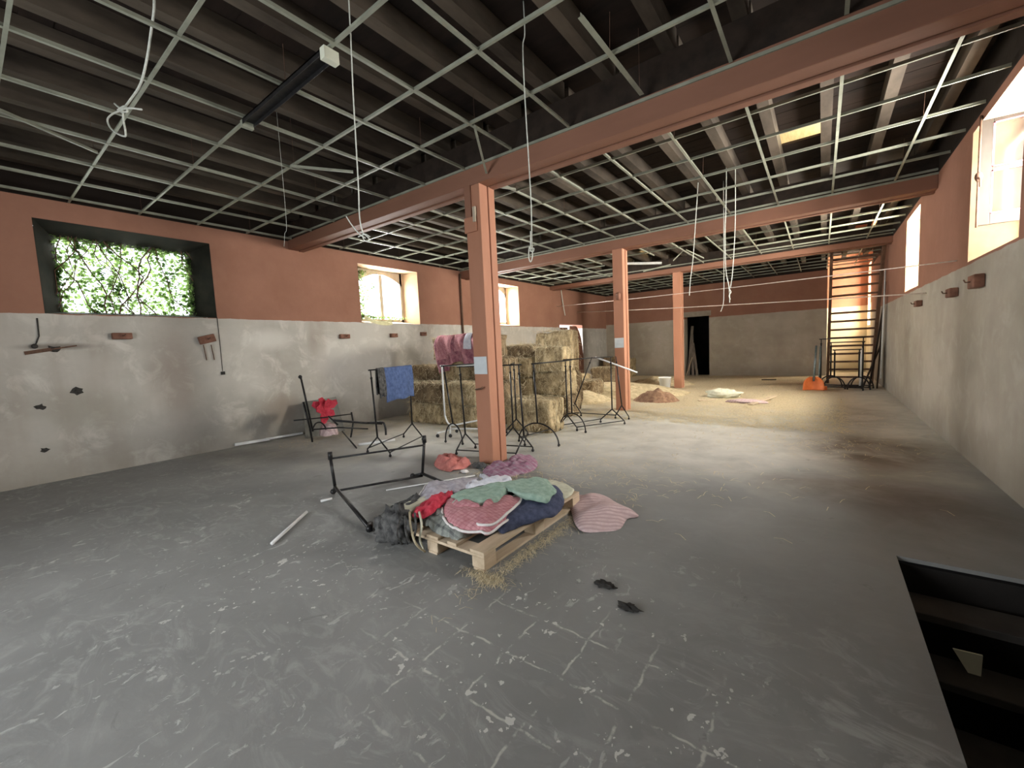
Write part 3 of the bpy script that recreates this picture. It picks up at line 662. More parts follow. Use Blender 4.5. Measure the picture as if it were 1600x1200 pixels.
brick((XR, 7.06, 2.14), .26, .15, 'dark brick block nearest the camera on the right wall', 8)
# holes and marks on the left wall
def hole(px, py, r, lab):
    c = onX(px, py, XL+.001); N = 11; vs = [(c.x+.0, c.y, c.z)]; rr = random.Random(px)
    mb = MB(); pr = []
    for i in range(N):
        a = 2*PI*i/N; q = r*rr.uniform(.6, 1.3); pr.append((c.y+q*math.cos(a)*1.3, c.z+q*math.sin(a)))
    vs = [(c.x+.006, c.y, c.z)]+[(c.x+.012*rr.random(), a, b) for a, b in pr]
    mb.add(vs, [(0, 1+i, 1+(i+1) % N) for i in range(N)])
    tag(mb.build('chipped_plaster', MT['stone']), lab, 'chip')
hole(121, 611, .055, 'largest dark chip in the plaster under the ivy window')
hole(62, 636, .04, 'small dark chip in the plaster lower left on the left wall'); hole(70, 703, .035, 'lowest small dark chip in the plaster near the floor at left')
hole(84, 545, .05, 'dark chip at the end of the scratch below the ivy window left end')
mb = MB(); a = onX(38, 552, XL+.01); b = onX(120, 540, XL+.01); mb.bar(a, a.lerp(b, .5), .02, .05); mb.bar(a.lerp(b, .5), b, .012, .02)
tag(mb.build('metal_bracket', MT['rust']), 'thin rusty bracket on the left wall below the left end of the ivy window', 'bracket')
mb = MB(); mb.tube([onX(58, 497, XL+.012), onX(61, 525, XL+.015), onX(55, 540, XL+.02)], .008, 6); mb.ball(onX(54, 541, XL+.03), .035)
tag(mb.build('cable_end', MT['stone'], smooth=True), 'short black cable end dangling below the left corner of the ivy window', 'cable')
mb = MB(); mb.tube([onX(339, 496, XL+.008), onX(343, 530, XL+.008), onX(348, 580, XL+.008)], .005, 5); mb.box(tuple(onX(348, 583, XL)-Vector((0, .03, .03))), tuple(onX(348, 583, XL)+Vector((.03, .03, .03))))
tag(mb.build('wall_cable', MT['stone']), 'thin dark cable running down the left wall at the right end of the ivy window', 'cable')
mb = MB(); a = onX(718, 420, XL+.05); mb.tube([(XL+.05, a.y, 4.0), (XL+.05, a.y, 2.02)], .03, 8)
tag(mb.build('wall_pipe', MT['rust'], smooth=True), 'thin dark vertical pipe on the left wall behind the nearest column', 'pipe')
mb = MB(); mb.bar((XL+.06, 3.05, .06), (XL+.10, 3.65, .05), .05, .05); mb.bar((XL+.09, 3.6, .06), (XL+.14, 4.3, .05), .04, .04)
tag(mb.build('skirting_pipe', MT['white_metal']), 'pale pipe lying along the foot of the left wall', 'pipe')
# long wires across the room
def wirelabel(a, b, r, lab, sag=.03):
    a, b = Vector(a), Vector(b); pts = [a.lerp(b, i/20)-Vector((0, 0, sag*4*(i/20)*(1-i/20))) for i in range(21)]
    return tag(MB().tube(pts, r, 6).build('stretched_wire', MT['wire'], smooth=True), lab, 'wire')
wirelabel((XR-.01, 8.17, 2.52), (XL+.01, 15.4, 3.32), .009, 'upper pale wire stretched across the room from the right wall')
wirelabel((XR-.01, 10.2, 2.25), (XL+.01, 17.2, 3.15), .012, 'lower pale wire stretched across the room from the right wall')
# ---------------------------------------------------------------- hanging ropes
def smooth_pts(pts, sub=5):
    out = []; P_ = [pts[0]]+pts+[pts[-1]]
    for i in range(1, len(P_)-2):
        for k in range(sub):
            t_ = k/sub; a, b, c, d = P_[i-1], P_[i], P_[i+1], P_[i+2]
            out.append(.5*((2*b)+(c-a)*t_+(2*a-5*b+4*c-d)*t_*t_+(3*b-a-3*c+d)*t_**3))
    out.append(pts[-1]); return out
def rope(y, pix, r, lab, extra=(), top=4.45, nm='hanging_rope'):
    if top: top = TOP-.002
    t = thing(nm, lab, 'rope', onY(*pix[0], y))
    p = [onY(a, b, y) for a, b in pix]
    if top: p = [Vector((p[0].x, p[0].y, top))]+p if p[0].z < top-.02 else p
    MB().tube(smooth_pts(p), r, 7).build('cord', MT['rope'], t, smooth=True)
    for e in extra:
        q = [onY(a, b, y-.02) for a, b in e]
        MB().tube(smooth_pts(q), r*.9, 7).build('knot', MT['rope'], t, smooth=True)
    return t
rope(1.17, [(241, 2), (236, 50), (229, 95), (219, 132), (202, 158), (191, 172)], .009, 'thick white cord knotted into a small loop, hanging nearest at the upper left',
     [[(191, 172), (176, 178), (168, 187), (172, 199), (182, 208), (195, 213), (196, 205), (193, 188), (192, 174)], [(179, 162), (190, 170), (204, 169), (221, 171)], [(184, 172), (195, 166), (199, 174), (189, 175)]])
rope(2.12, [(545, 2), (549, 80), (552, 150), (556, 220), (560, 290), (562, 340), (567, 364)], .0055, 'pale cord hanging before the first beam with a tangled end',
     [[(541, 338), (550, 352), (562, 366), (571, 372)], [(564, 362), (572, 368), (578, 375), (570, 376), (566, 367)], [(560, 370), (570, 366), (578, 370)]])
rope(3.29, [(820, 52), (817, 75), (820, 150), (826, 250), (830, 320), (831, 375), (832, 400), (829, 409), (826, 401), (827, 385)], .0055, 'pale cord ending in a narrow loop in front of the nearest column, to its right',
     [[(829, 361), (829, 378), (829, 392)], [(828, 388), (834, 388), (833, 393), (828, 392)]])
rope(8.3, [(1091, 282), (1087, 343), (1083, 402), (1079, 435), (1077, 462)], .008, 'leftmost of the pale cords hanging in the middle of the second bay', [[(1078, 448), (1077, 462)]])
rope(8.1, [(1135, 272), (1134, 330), (1133, 361), (1134, 420), (1139, 449), (1140, 473)], .008, 'pale cord in the middle bay joined into a knot with its right neighbour', [[(1138, 450), (1142, 456), (1139, 462), (1141, 468)]])
rope(8.05, [(1149, 333), (1147, 389), (1144, 430), (1141, 450)], .007, 'right one of the two pale cords in the middle bay that meet in a knot', top=4.08)
rope(9.2, [(1131, 380), (1131, 420), (1131, 453), (1130, 475), (1126, 487)], .006, 'thin pale cord with a bent tip hanging just left of the knotted pair', top=3.9)
rope(15.8, [(869, 446), (871, 470), (871, 485), (868, 502)], .02, 'left one of two pale cords hanging above the far hay stack', top=4.4)
rope(15.8, [(876, 446), (879, 470), (883, 493)], .02, 'right one of two pale cords hanging above the far hay stack', top=4.4)
rope(2.6, [(447, 340), (445, 365), (444, 385)], .002, 'very thin thread hanging in the corner at the left end of the first beam', top=4.08)
# ---------------------------------------------------------------- hay
def bale(lo, hi, mat, lab, seed, grp=None, rough=.05, fringe=220, twine=True):
    rr = random.Random(seed); lo, hi = Vector(lo), Vector(hi); c = (lo+hi)/2; h = (hi-lo)/2
    t = thing('hay_bale', lab, 'hay bale', (c.x, c.y, lo.z), grp)
    nx, ny, nz_ = 14, 8, 7; idx = {}; vs = []; fs = []
    def V(i, j, k):
        key = (i, j, k)
        if key not in idx:
            p = Vector((-1+2*i/nx, -1+2*j/ny, -1+2*k/nz_))
            # soften the corners
            q = Vector((p.x*h.x, p.y*h.y, p.z*h.z)); rad = .06
            inn = Vector((max(-h.x+rad, min(h.x-rad, q.x)), max(-h.y+rad, min(h.y-rad, q.y)), max(-h.z+rad, min(h.z-rad, q.z))))
            d = q-inn; q = inn+(d.normalized()*rad if d.length > 1e-6 else d)
            n = q.normalized(); s = rough*1.5*nz(q+c, 2.8, seed)+rough*1.1*nz(q+c, 7, seed+3)
            q = q*(1-.02)+n*s*.8
            if k == 0: q.z = -h.z
            idx[key] = len(vs); vs.append(c+q)
        return idx[key]
    for i in range(nx):
        for j in range(ny): fs += [(V(i,j,0), V(i,j+1,0), V(i+1,j+1,0), V(i+1,j,0)), (V(i,j,nz_), V(i+1,j,nz_), V(i+1,j+1,nz_), V(i,j+1,nz_))]
    for i in range(nx):
        for k in range(nz_): fs += [(V(i,0,k), V(i+1,0,k), V(i+1,0,k+1), V(i,0,k+1)), (V(i,ny,k), V(i,ny,k+1), V(i+1,ny,k+1), V(i+1,ny,k))]
    for j in range(ny):
        for k in range(nz_): fs += [(V(0,j,k), V(0,j,k+1), V(0,j+1,k+1), V(0,j+1,k)), (V(nx,j,k), V(nx,j+1,k), V(nx,j+1,k+1), V(nx,j,k+1))]
    ra_ = rr.uniform(-.05, .05); vs = [Vector(((v.x-c.x)*math.cos(ra_)-(v.y-c.y)*math.sin(ra_)+c.x, (v.x-c.x)*math.sin(ra_)+(v.y-c.y)*math.cos(ra_)+c.y, v.z)) for v in vs]
    mb = MB().add(vs, fs)
    ph_ = mb.build('packed_hay', MT[mat], t, smooth=True)
    mb = MB()
    for _ in range(fringe):
        f = rr.choice((0, 1, 1, 2, 2))
        p = Vector((rr.uniform(-1, 1)*h.x, rr.uniform(-1, 1)*h.y, rr.uniform(-1, 1)*h.z))
        if f == 0: p.x = h.x*rr.choice((1, -1)); n = Vector((p.x, 0, 0))
        elif f == 1: p.y = -h.y; n = Vector((0, -1, 0))
        else: p.z = h.z; n = Vector((0, -.6, .5)); 
        if f == 2 and rr.random() < .6: p.y = -h.y
        p += c; d = (n.normalized()+Vector((rr.gauss(0, .8), rr.gauss(0, .5), rr.gauss(-.6, .7)))).normalized(); L = rr.uniform(.05, .17)
        w_ = d.orthogonal().normalized()*.0042; e = p+d*L; e.z = max(e.z, .004)
        mb.add([p-w_, p+w_, e+w_*.4, e-w_*.4], [(0,1,2,3)])
    o = mb.build('loose_stalks', MT['straw'], t); o['kind'] = 'stuff'
    if twine:
        for fy in (-.4, .4):
            yy = fy*h.y; e = .016
            pts = [c+Vector((-h.x-e, yy, -h.z+.03)), c+Vector((-h.x-e, yy, h.z-.03)), c+Vector((-h.x+.04, yy, h.z+e)), c+Vector((h.x-.04, yy, h.z+e)), c+Vector((h.x+e, yy, h.z-.04)), c+Vector((h.x+e, yy, -h.z+.03))]
            MB().tube(pts, .005, 5).build('twine', MT['twine'], ph_)
    return t
def stack(cols, lab, grp, seed, mat):
    for i, (x0, x1, y0, y1, z0, z1) in enumerate(cols):
        bale((x0+.01, y0+.005, z0+.002), (x1-.01, y1-.005, z1), mat[i % len(mat)], lab[i], seed+i, None if True else grp)
RA = 'in the hay stack under the plaid blanket'
LAB = []
ca = [(-7.95, -6.85, 6.40, 6.98, 0, .47), (-6.85, -5.75, 6.42, 7.0, 0, .47), (-7.92, -6.82, 6.42, 7.0, .472, .94), (-6.82, -5.72, 6.40, 6.98, .472, .95),
      (-8.70, -7.6, 7.02, 7.6, 0, .94), (-7.6, -6.5, 7.02, 7.6, 0, .94), (-6.5, -5.4, 7.02, 7.6, 0, .94),
      (-8.62, -7.55, 7.05, 7.6, .945, 1.31), (-7.55, -6.5, 7.05, 7.6, .945, 1.45), (-6.5, -5.45, 7.05, 7.6, .945, 1.45),
      (-7.75, -6.75, 7.08, 7.6, 1.455, 1.97), (-6.75, -5.75, 7.08, 7.6, 1.455, 1.95)]
la = ['bottom hay bale at the front left of the stack behind the blue cloth', 'bottom hay bale at the front of the stack, directly left of the nearest column', 'second layer hay bale behind the blue cloth', 'second layer hay bale just left of the nearest column with a bright top edge',
      'large hay bale at the back left foot of the plaid blanket stack', 'large hay bale at the back middle foot of the plaid blanket stack', 'large hay bale at the back right foot of the plaid blanket stack',
      'third layer hay bale sticking out left beside the blanket stack', 'third layer hay bale right under the plaid blanket', 'third layer hay bale behind the nearest column',
      'topmost left hay bale, carrying the pink plaid blanket', 'topmost right hay bale of the plaid blanket stack, beside the column']
stack(ca, la, 'a', 10, ['hay', 'hay', 'haydark', 'hay', 'haydark', 'haydark', 'haydark', 'haydark', 'hay', 'haydark', 'haydark', 'haydark'])
cb = [(-5.15, -4.03, 6.55, 7.15, 0, .64)]
stack(cb, ['single hay bale standing right of the nearest column behind the racks'], 'b', 40, ['hay'])
cc = [(-6.55, -5.6, 8.2, 8.8, 0, .46), (-5.6, -4.6, 8.25, 8.85, 0, .5), (-6.5, -5.62, 8.25, 8.82, .462, .92), (-5.55, -4.65, 8.3, 8.85, .502, 1.05),
      (-6.5, -5.6, 8.2, 8.85, .922, 1.38), (-5.55, -4.72, 8.3, 8.85, 1.052, 1.62), (-6.6, -5.6, 8.4, 8.95, 1.382, 1.70),
      (-6.9, -5.9, 9.0, 9.6, 0, 1.0), (-5.9, -4.9, 9.0, 9.6, 0, 1.0), (-6.9, -5.95, 9.0, 9.6, 1.002, 1.72), (-6.0, -4.95, 9.05, 9.6, 1.002, 2.02)]
lc = ['bottom left hay bale of the tall stack right of the nearest column', 'bottom right hay bale of the tall stack right of the nearest column', 'second layer left hay bale of the tall stack', 'second layer right hay bale of the tall stack',
      'third layer left hay bale of the tall stack, rounded top', 'third layer right hay bale of the tall stack with hanging stalks', 'overhanging round edged hay bale, uppermost at the front left of the tall stack',
      'back left bottom hay bale of the tall stack', 'back right bottom hay bale of the tall stack', 'back left upper hay bale of the tall stack', 'topmost hay bale at the back of the tall stack']
stack(cc, lc, 'c', 60, ['hay', 'haydark', 'hay', 'hay', 'hay', 'hay', 'haydark', 'haydark', 'haydark', 'hay', 'hay'])
for i, (px, py, wx, wy, h_, lab, m_) in enumerate(((905, 622, 1.1, .7, .55, 'low dark hay bale on the straw right of the tall stack', 'haydark'), (890, 612, 1.2, .6, .62, 'low hay bale at the right foot of the tall stack', 'hay'),
        (948, 605, 1.3, .7, .75, 'dark hay bale against the straw left of the middle column', 'haydark'), (915, 590, 1.2, .7, 1.0, 'dark upright hay bale far back before the end wall corner', 'haydark'), (942, 588, 1.3, .7, .9, 'farthest hay bale before the end wall, left of the middle column', 'hay'))):
    c = Z(px, py); c.x = max(c.x, XL+.3+wx/2); c.y = min(c.y, YF-wy-.1); bale((c.x-wx/2, c.y, 0), (c.x+wx/2, c.y+wy, h_), m_, lab, 90+i)
# heaps and scattered straw
def heap(c, r, h_, mat, name, lab, seed, n=26, cat='hay heap'):
    mb = MB(); vs = []; fs = []
    for j in range(n+1):
        for i in range(n+1):
            u, v = -1+2*i/n, -1+2*j/n; d = math.sqrt(u*u+v*v)
            z = h_*max(0, 1-d**2.2)*(1+.5*nz((u*3, v*3, seed), 1))+.03*max(0, 1-d)*nz((u*14, v*14, seed), 1)
            vs.append((c[0]+u*r[0], c[1]+v*r[1], max(.0, z)-(.02 if d > 1 else 0)+.003))
    for j in range(n):
        for i in range(n): a = j*(n+1)+i; fs.append((a, a+1, a+n+2, a+n+1))
    o = mb.add(vs, fs).build(name, MT[mat], smooth=True); tag(o, lab, cat, kind='stuff'); return o
heap((-3.7, 11.6), (.62, .5), .28, 'hayred', 'hay_heap', 'small reddish brown hay heap right of the middle column', 3)
heap((-5.6, 13.2), (2.4, 1.7), .30, 'hayfresh', 'hay_heap', 'broad loose straw heap spread in front of the far doorway', 5)
heap((-6.3, 11.0), (1.5, 1.2), .32, 'hayfresh', 'hay_heap', 'loose straw heap right of the tall bale stack', 8)
heap((-5.0, 16.2), (1.3, .7), .26, 'hayfresh', 'hay_heap', 'loose straw heap left of the far column', 9)
rr = random.Random(21)
def scatter(n, fn, name, lab, L=(.05, .16), wdt=.003):
    mb = MB()
    for _ in range(n):
        x, y, z = fn(rr); a = rr.uniform(0, PI); l = rr.uniform(*L); dz = rr.uniform(0, .02)
        d = Vector((math.cos(a), math.sin(a), 0))*l/2; s_ = Vector((-math.sin(a), math.cos(a), 0))*wdt
        c = Vector((x, y, z+.005)); m_ = Vector((0, 0, rr.uniform(.003, .02)))
        if c.x > .38 and c.y < 4.0: continue
        mb.add([c-d-s_, c-d+s_, c+s_+m_, c-s_+m_, c+d+s_, c+d-s_], [(0,3,2,1), (3,5,4,2)])
    return tag(mb.build(name, MT['straw']), lab, 'straw', kind='stuff')
def f1(r): return r.uniform(-8.3, .4), min(19.5, 8.5+abs(r.gauss(0, 4.2))), 0
def f2(r):
    s_ = r.choice(((-1.89, 2.9, .035, .42), (-1.93, 2.12, .09, .03), (-1.88, 2.5, .03, .3), (-1.80, 3.5, .10, .2))); return r.gauss(s_[0], s_[2])+.03, r.gauss(s_[1], s_[3]), 0
def f3(r):
    c = r.choice(((-.4, 7.6, .7, .35), (-2.3, 5.0, .8, .5), (-1.3, 8.9, .9, .8), (-2.9, 9.2, .6, .5), (-1.8, 6.2, 1.3, 1.2), (.1, 9.6, .6, 1.2), (-6.6, 6.1, .9, .15), (-4.6, 6.2, .6, .25), (-8.1, 4.4, .25, .5), (-3.3, 4.1, .4, .2))); return max(XL+.1, min(1.35, r.gauss(c[0], c[2]))), r.gauss(c[1], c[3]), 0
scatter(12000, f1, 'scattered_straw', 'pale straw strewn thickly over the floor of the far bays', (.08, .3), .006)
scatter(1300, f2, 'scattered_straw', 'fine straw strewn along the near edges of the pallet', (.03, .10), .0014)
scatter(2600, f3, 'scattered_straw', 'thin straw scattered over the middle of the floor', (.05, .15), .0028)
# ---------------------------------------------------------------- clothes racks
def rack(lab, ends, h_, dirs, styles, spread, lean=((0, 0), (0, 0)), jz=.30, lower=(1,), topbar=True, mat='black', over=.05, r=.0125):
    A, B = [Vector((e[0], e[1], 0)) for e in ends]
    t = thing('clothes_rack', lab, 'clothes rack', (A+B)/2)
    tops = []; feet = []
    for e, d, st_, sp, ln in zip((A, B), dirs, styles, spread, lean):
        d = Vector((d[0], d[1], 0)).normalized(); j = e+Vector((0, 0, jz+(.06 if st_ == 'A' else 0))); tp = e+Vector((ln[0], ln[1], h_))
        MB().tube([j, j.lerp(tp, .88)], r*1.15, 8).build('post', MT[mat], t, smooth=True)
        MB().tube([j.lerp(tp, .86), tp], r*.8, 8).ball(j.lerp(tp, .88), r*1.7).build('extension', MT[mat], t, smooth=True)
        tops.append(tp); fe = []
        for s_ in (-1, 1):
            f = e+d*s_*sp/2
            if st_ == 'A':
                pts = [j+(d*s_*sp/2*math.sin(a))+Vector((0, 0, (math.cos(a)-1)*(j.z-.03))) for a in [PI/2*k/8 for k in range(9)]]
                lg_ = MB().tube(pts, r, 8).build('leg', MT[mat], t, smooth=True)
            else:
                k_ = f+Vector((0, 0, .07)); lg_ = MB().tube([j, k_, f+Vector((0, 0, .035))], r, 8).build('leg', MT[mat], t, smooth=True)
            MB().ball(f+Vector((0, 0, .024)), .024).build('caster', MT[mat], lg_, smooth=True); fe.append(f+Vector((0, 0, .08)))
        feet.append(fe)
    if topbar:
        d = (tops[1]-tops[0]).normalized(); MB().tube([tops[0]-d*over, tops[1]+d*over], r*.9, 8).build('top_bar', MT[mat], t, smooth=True)
    for k in lower: MB().tube([feet[0][k], feet[1][k]], r*.8, 8).build('lower_bar', MT[mat], t, smooth=True)
    return t, tops
X_, Y_ = (1, 0), (0, 1)
rack('black clothes rack carrying the folded blue cloth', ((-5.78, 4.0), (-6.24, 5.1)), 1.39, (X_, X_), 'VV', (.60, .55), lower=(0, 1), lean=((-.05, 0), (.03, 0)))
rack('black clothes rack standing behind the nearest column, visible on both sides', ((-4.6, 4.82), (-3.62, 5.07)), 1.38, (Y_, Y_), 'VV', (.45, .45), lower=(0, 1), lean=((-.04, 0), (-.04, 0)))
e2 = onY(731, 600, 6.15)
rack('black clothes rack with an arched foot left of the nearest column', ((-5.2, 5.15), (-5.15, 6.15)), 1.38, (X_, X_), 'AV', (.42, .4), lean=((-.15, 0), (0, 0)), lower=())
rack('black clothes rack with straight forked feet right of the nearest column', ((-4.18, 5.55), (-4.62, 6.25)), 1.36, (X_, X_), 'VV', (.46, .5), lower=(1,))
rack('black clothes rack with a wide arched foot, first right of the hay bale', ((-3.82, 5.76), (-3.78, 6.89)), 1.36, (X_, X_), 'AA', (.8, .55), lower=(0,), lean=((-.03, 0), (0, 0)))
rack('black clothes rack with forked feet before the middle column', ((-3.93, 6.98), (-3.43, 7.95)), 1.37, (X_, X_), 'VV', (.40, .52), lower=(0, 1), lean=((0, 0), (0, 0)))
a_, b_ = Z(899, 650), Z(972, 655)
ta = onY(925, 560, a_.y); tb = onY(962, 555, b_.y)
rack('black clothes rack with one post leaning far to the right, by the middle column', ((a_.x, a_.y), (b_.x, b_.y)), 1.36, (X_, X_), 'VV', (.3, .3), lean=((ta.x-a_.x, 0), (tb.x-b_.x, 0)), lower=(0,), topbar=False)
# white rack
t = thing('clothes_rack', 'white metal clothes rack with small black casters before the hay stack', 'clothes rack', (-5.7, 5.75, 0))
A0 = Vector((-5.86, 5.6, 0)); B0 = Vector((-5.0, 5.95, 0))
for P0 in (A0, B0):
    MB().tube([P0+Vector((0, 0, .38)), P0+Vector((0, 0, 1.36))], .017, 8).build('post', MT['white_metal'], t, smooth=True)
MB().tube(smooth_pts([A0+Vector((0, 0, .40)), A0+Vector((.10, .03, .22)), A0.lerp(B0, .5)+Vector((0, 0, .26)), B0+Vector((-.08, 0, .34)), B0+Vector((0, 0, .42))]), .017, 8).build('bottom_brace', MT['white_metal'], t, smooth=True)
MB().tube([A0+Vector((-.05, 0, 1.36)), B0+Vector((.05, 0, 1.36))], .014, 8).build('top_bar', MT['white_metal'], t, smooth=True)
MB().tube([A0+Vector((-.02, -.2, .09)), A0+Vector((.0, .3, .09))], .015, 8).build('foot', MT['white_metal'], t, smooth=True)
MB().tube([A0+Vector((.22, -.1, .09)), A0+Vector((.10, .03, .2))], .015, 8).build('foot', MT['white_metal'], t, smooth=True)
MB().tube([A0+Vector((.1, .0, .14)), B0+Vector((0, 0, .14))], .013, 8).build('lower_bar', MT['white_metal'], t, smooth=True)
MB().tube([B0+Vector((0, -.25, .09)), B0+Vector((0, .25, .09))], .015, 8).build('foot', MT['white_metal'], t, smooth=True)
for p in (A0+Vector((-.02, -.2, .035)), A0+Vector((0, .3, .035)), A0+Vector((.22, -.1, .035)), B0+Vector((0, -.25, .035)), B0+Vector((0, .25, .035))):
    MB().ball(p, .035).build('caster', MT['black'], t, smooth=True, label='black caster')
tag(MB().tube([onY(930, 558, 8.0), onY(996, 582, 8.3)], .016, 8).build('loose_pole', MT['white_metal'], smooth=True), 'pale pole lying slantwise across the rack by the middle column', 'pole')
# far racks under the ladder
rack('tall black clothes rack in front of the ladder', ((-.02, 15.5), (.93, 15.3)), 1.48, (Y_, Y_), 'VV', (.5, .5), lower=(0, 1), r=.016)
rack('short black clothes rack right in front of the ladder foot', ((.30, 15.35), (.85, 15.30)), 1.15, (X_, X_), 'AA', (.5, .5), lower=(0, 1), r=.018)
rack('lower black clothes rack with arched feet in front of the ladder', ((.22, 15.9), (.95, 15.75)), 1.36, (X_, X_), 'AA', (.55, .5), lower=(0, 1), r=.018)
# rack lying on its side in front
t = thing('clothes_rack', 'black clothes rack lying on its side left of the pallet', 'clothes rack', (-4.2, 2.9, 0))
J1, J2 = Vector((-4.50, 2.50, .13)), Vector((-4.05, 3.42, .10))
u1, u2 = onY(516, 714, 2.50), onY(663, 688, 3.42)
q1, q2 = Vector((-3.36, 2.16, .035)), Vector((-2.95, 3.25, .05))
MB().tube([J1, q1], .020, 8).build('post', MT['black'], t, smooth=True); MB().tube([q1+Vector((-.05, .05, 0)), q1+Vector((.05, -.03, 0))], .03, 8).build('coupling', MT['black'], t, smooth=True)
MB().tube([J2, q2], .020, 8).build('post', MT['black'], t, smooth=True)
for J, u in ((J1, u1), (J2, u2)):
    MB().tube([J, u], .018, 8).build('leg', MT['black'], t, smooth=True); MB().tube([u+Vector((0, 0, -.03)), u+Vector((0, 0, .06))], .026, 8).build('caster', MT['black'], t, smooth=True)
v1, v2 = Vector((-4.64, 2.55, .035)), Vector((-4.22, 3.4, .05))
for J, v in ((J1, v1), (J2, v2)):
    MB().tube([J, v], .016, 8).build('leg', MT['black'], t, smooth=True); MB().ball(v, .034).build('caster', MT['black'], t, smooth=True)
MB().tube([u1-Vector((0, 0, .02)), u2-Vector((0, 0, .06))], .012, 8).build('lower_bar', MT['black'], t, smooth=True)
MB().tube([J1-Vector((0, 0, .05)), J2-Vector((0, 0, .03))], .014, 8).build('cross_bar', MT['black'], t, smooth=True)
# toppled rack by the left wall
t = thing('clothes_rack', 'toppled black clothes rack tangled before the left wall', 'clothes rack', (-7.7, 4.3, 0))
def PX(a, b, x=-7.75): return onX(a, b, x)
MB().tube([PX(489, 674), PX(470, 590)], .018, 8).ball(PX(469, 589), .035).build('post', MT['black'], t, smooth=True)
MB().tube([PX(474, 628), PX(484, 668), PX(488, 690, -7.9)], .02, 8).build('leg', MT['black'], t, smooth=True)
MB().tube([PX(459, 657), PX(500, 653), PX(548, 647)], .012, 8).build('top_bar', MT['black'], t, smooth=True)
MB().tube([PX(549, 644), PX(552, 660), PX(548, 684, -7.6)], .018, 8).build('leg', MT['black'], t, smooth=True)
MB().tube(smooth_pts([PX(488, 672), PX(493, 662), PX(501, 660), PX(508, 667), PX(511, 680, -7.9)]), .014, 8).build('leg', MT['black'], t, smooth=True)
MB().tube([PX(520, 657, -7.5), PX(560, 660, -7.4), PX(597, 662, -7.2)], .022, 8).build('post', MT['black'], t, smooth=True)
MB().tube([PX(490, 671), PX(530, 668, -7.5), PX(575, 670, -7.3)], .014, 8).build('lower_bar', MT['black'], t, smooth=True)
MB().tube(smooth_pts([PX(575, 661, -7.3), PX(597, 660, -7.15), PX(602, 668, -7.1), PX(603, 681, -7.1)]), .02, 8).build('leg', MT['black'], t, smooth=True)
MB().tube([Z(535, 674, .12), Z(557, 700, .02)], .014, 8).build('lower_bar', MT['black'], t, smooth=True)
MB().tube([PX(513, 650, -7.6), PX(528, 664, -7.5)], .016, 8).build('leg', MT['black'], t, smooth=True)
# grey board and red rag behind it
q = [onX(473, 628, -8.75), onX(525, 620, -8.75), onX(537, 652, -8.45), onX(478, 680, -8.40)]
q[2].z = max(.0, q[2].z-.25); q[3].z = 0.0; q[2].z = 0.0
MT['greyboard'] = noisy('grey_board', (.15, .15, .13), (.24, .235, .21), 5, .85)
o = MB().add(q, [(3, 2, 1, 0)]).build('leaning_board', MT['greyboard']); s_ = o.modifiers.new('s', 'SOLIDIFY'); s_.thickness = .03
tag(o, 'grey board leaning on the left wall behind the toppled rack', 'board')
# ---------------------------------------------------------------- cloths
def blob_cloth(name, outline, z, mat, lab, cat, amp=.03, seed=1, thick=.014, piping=None, skirt=.05, dome=.03, rings=10, fold=9, parent=None, sub=4, ground=None):
    """cloth lying down: closed outline (world xy list), z base; wrinkled, thick, with drooping rim"""
    pts = [Vector((p[0], p[1], 0)) for p in outline]; n = len(pts); sm = []
    for i in range(n):
        a, b, c, d = pts[i-1], pts[i], pts[(i+1) % n], pts[(i+2) % n]
        for k in range(sub):
            t_ = k/sub; sm.append(.5*((2*b)+(c-a)*t_+(2*a-5*b+4*c-d)*t_*t_+(3*b-a-3*c+d)*t_**3))
    c = sum(sm, Vector())/len(sm); vs = [Vector((c.x, c.y, z+dome+amp*nz(c, fold, seed)))]; fs = []; N = len(sm)
    zf = z if callable(z) else (lambda x, y: z)
    for r in range(1, rings+1):
        f = r/rings
        for i, p in enumerate(sm):
            q = c.lerp(p, f); zz = zf(q.x, q.y)+dome*(1-f*f)+amp*nz(q, fold, seed)+amp*.7*nz(Vector((q.x*2.2, q.y*.7, 0)), fold, seed+5)
            if f > .75: zz -= skirt*((f-.75)/.25)**2
            vs.append(Vector((q.x, q.y, max(zz, ground if ground is not None else -9))))
    vs[0].z = zf(c.x, c.y)+dome+amp*nz(c, fold, seed)
    for i in range(N): fs.append((0, 1+i, 1+(i+1) % N))
    for r in range(1, rings):
        for i in range(N):
            a = 1+(r-1)*N+i; b = 1+(r-1)*N+(i+1) % N; fs.append((a, a+N, b+N, b))
    mb = MB().add(vs, fs)
    t = None
    if parent is None:
        t = thing(name, lab, cat, (c.x, c.y, zf(c.x, c.y)-skirt)) if piping else None
    o = mb.build('cloth_sheet' if t else name, MT[mat], t or parent, smooth=True)
    s_ = o.modifiers.new('solid', 'SOLIDIFY'); s_.thickness = thick; s_.offset = -1 if False else 1
    if t is None and parent is None: tag(o, lab, cat)
    if piping and t:
        rim = [v+Vector((0, 0, thick*.5)) for v in vs[-N:]]
        MB().tube(rim, .011, 6, closed=True).build('piping', MT[piping], t, smooth=True, label='contrasting edge piping')
    return t or o
def XY(lst, z): return [tuple(Z(a, b, z)[:2]) for a, b in lst]
MT['green'] = fabric('green_quilt', (.24, .36, .29), (.36, .49, .41))
MT['pink'] = fabric('pink_plaid', (.46, .20, .225), (.60, .31, .33), plaid=(150, (.36, .12, .15)))
MT['navy'] = fabric('navy_quilt', (.045, .055, .10), (.085, .10, .165))
MT['blue'] = fabric('blue_fleece', (.055, .09, .20), (.10, .15, .31))
MT['red'] = fabric('red_fabric', (.50, .03, .06), (.70, .08, .12))
MT['coral'] = fabric('coral_fabric', (.50, .16, .14), (.64, .25, .22))
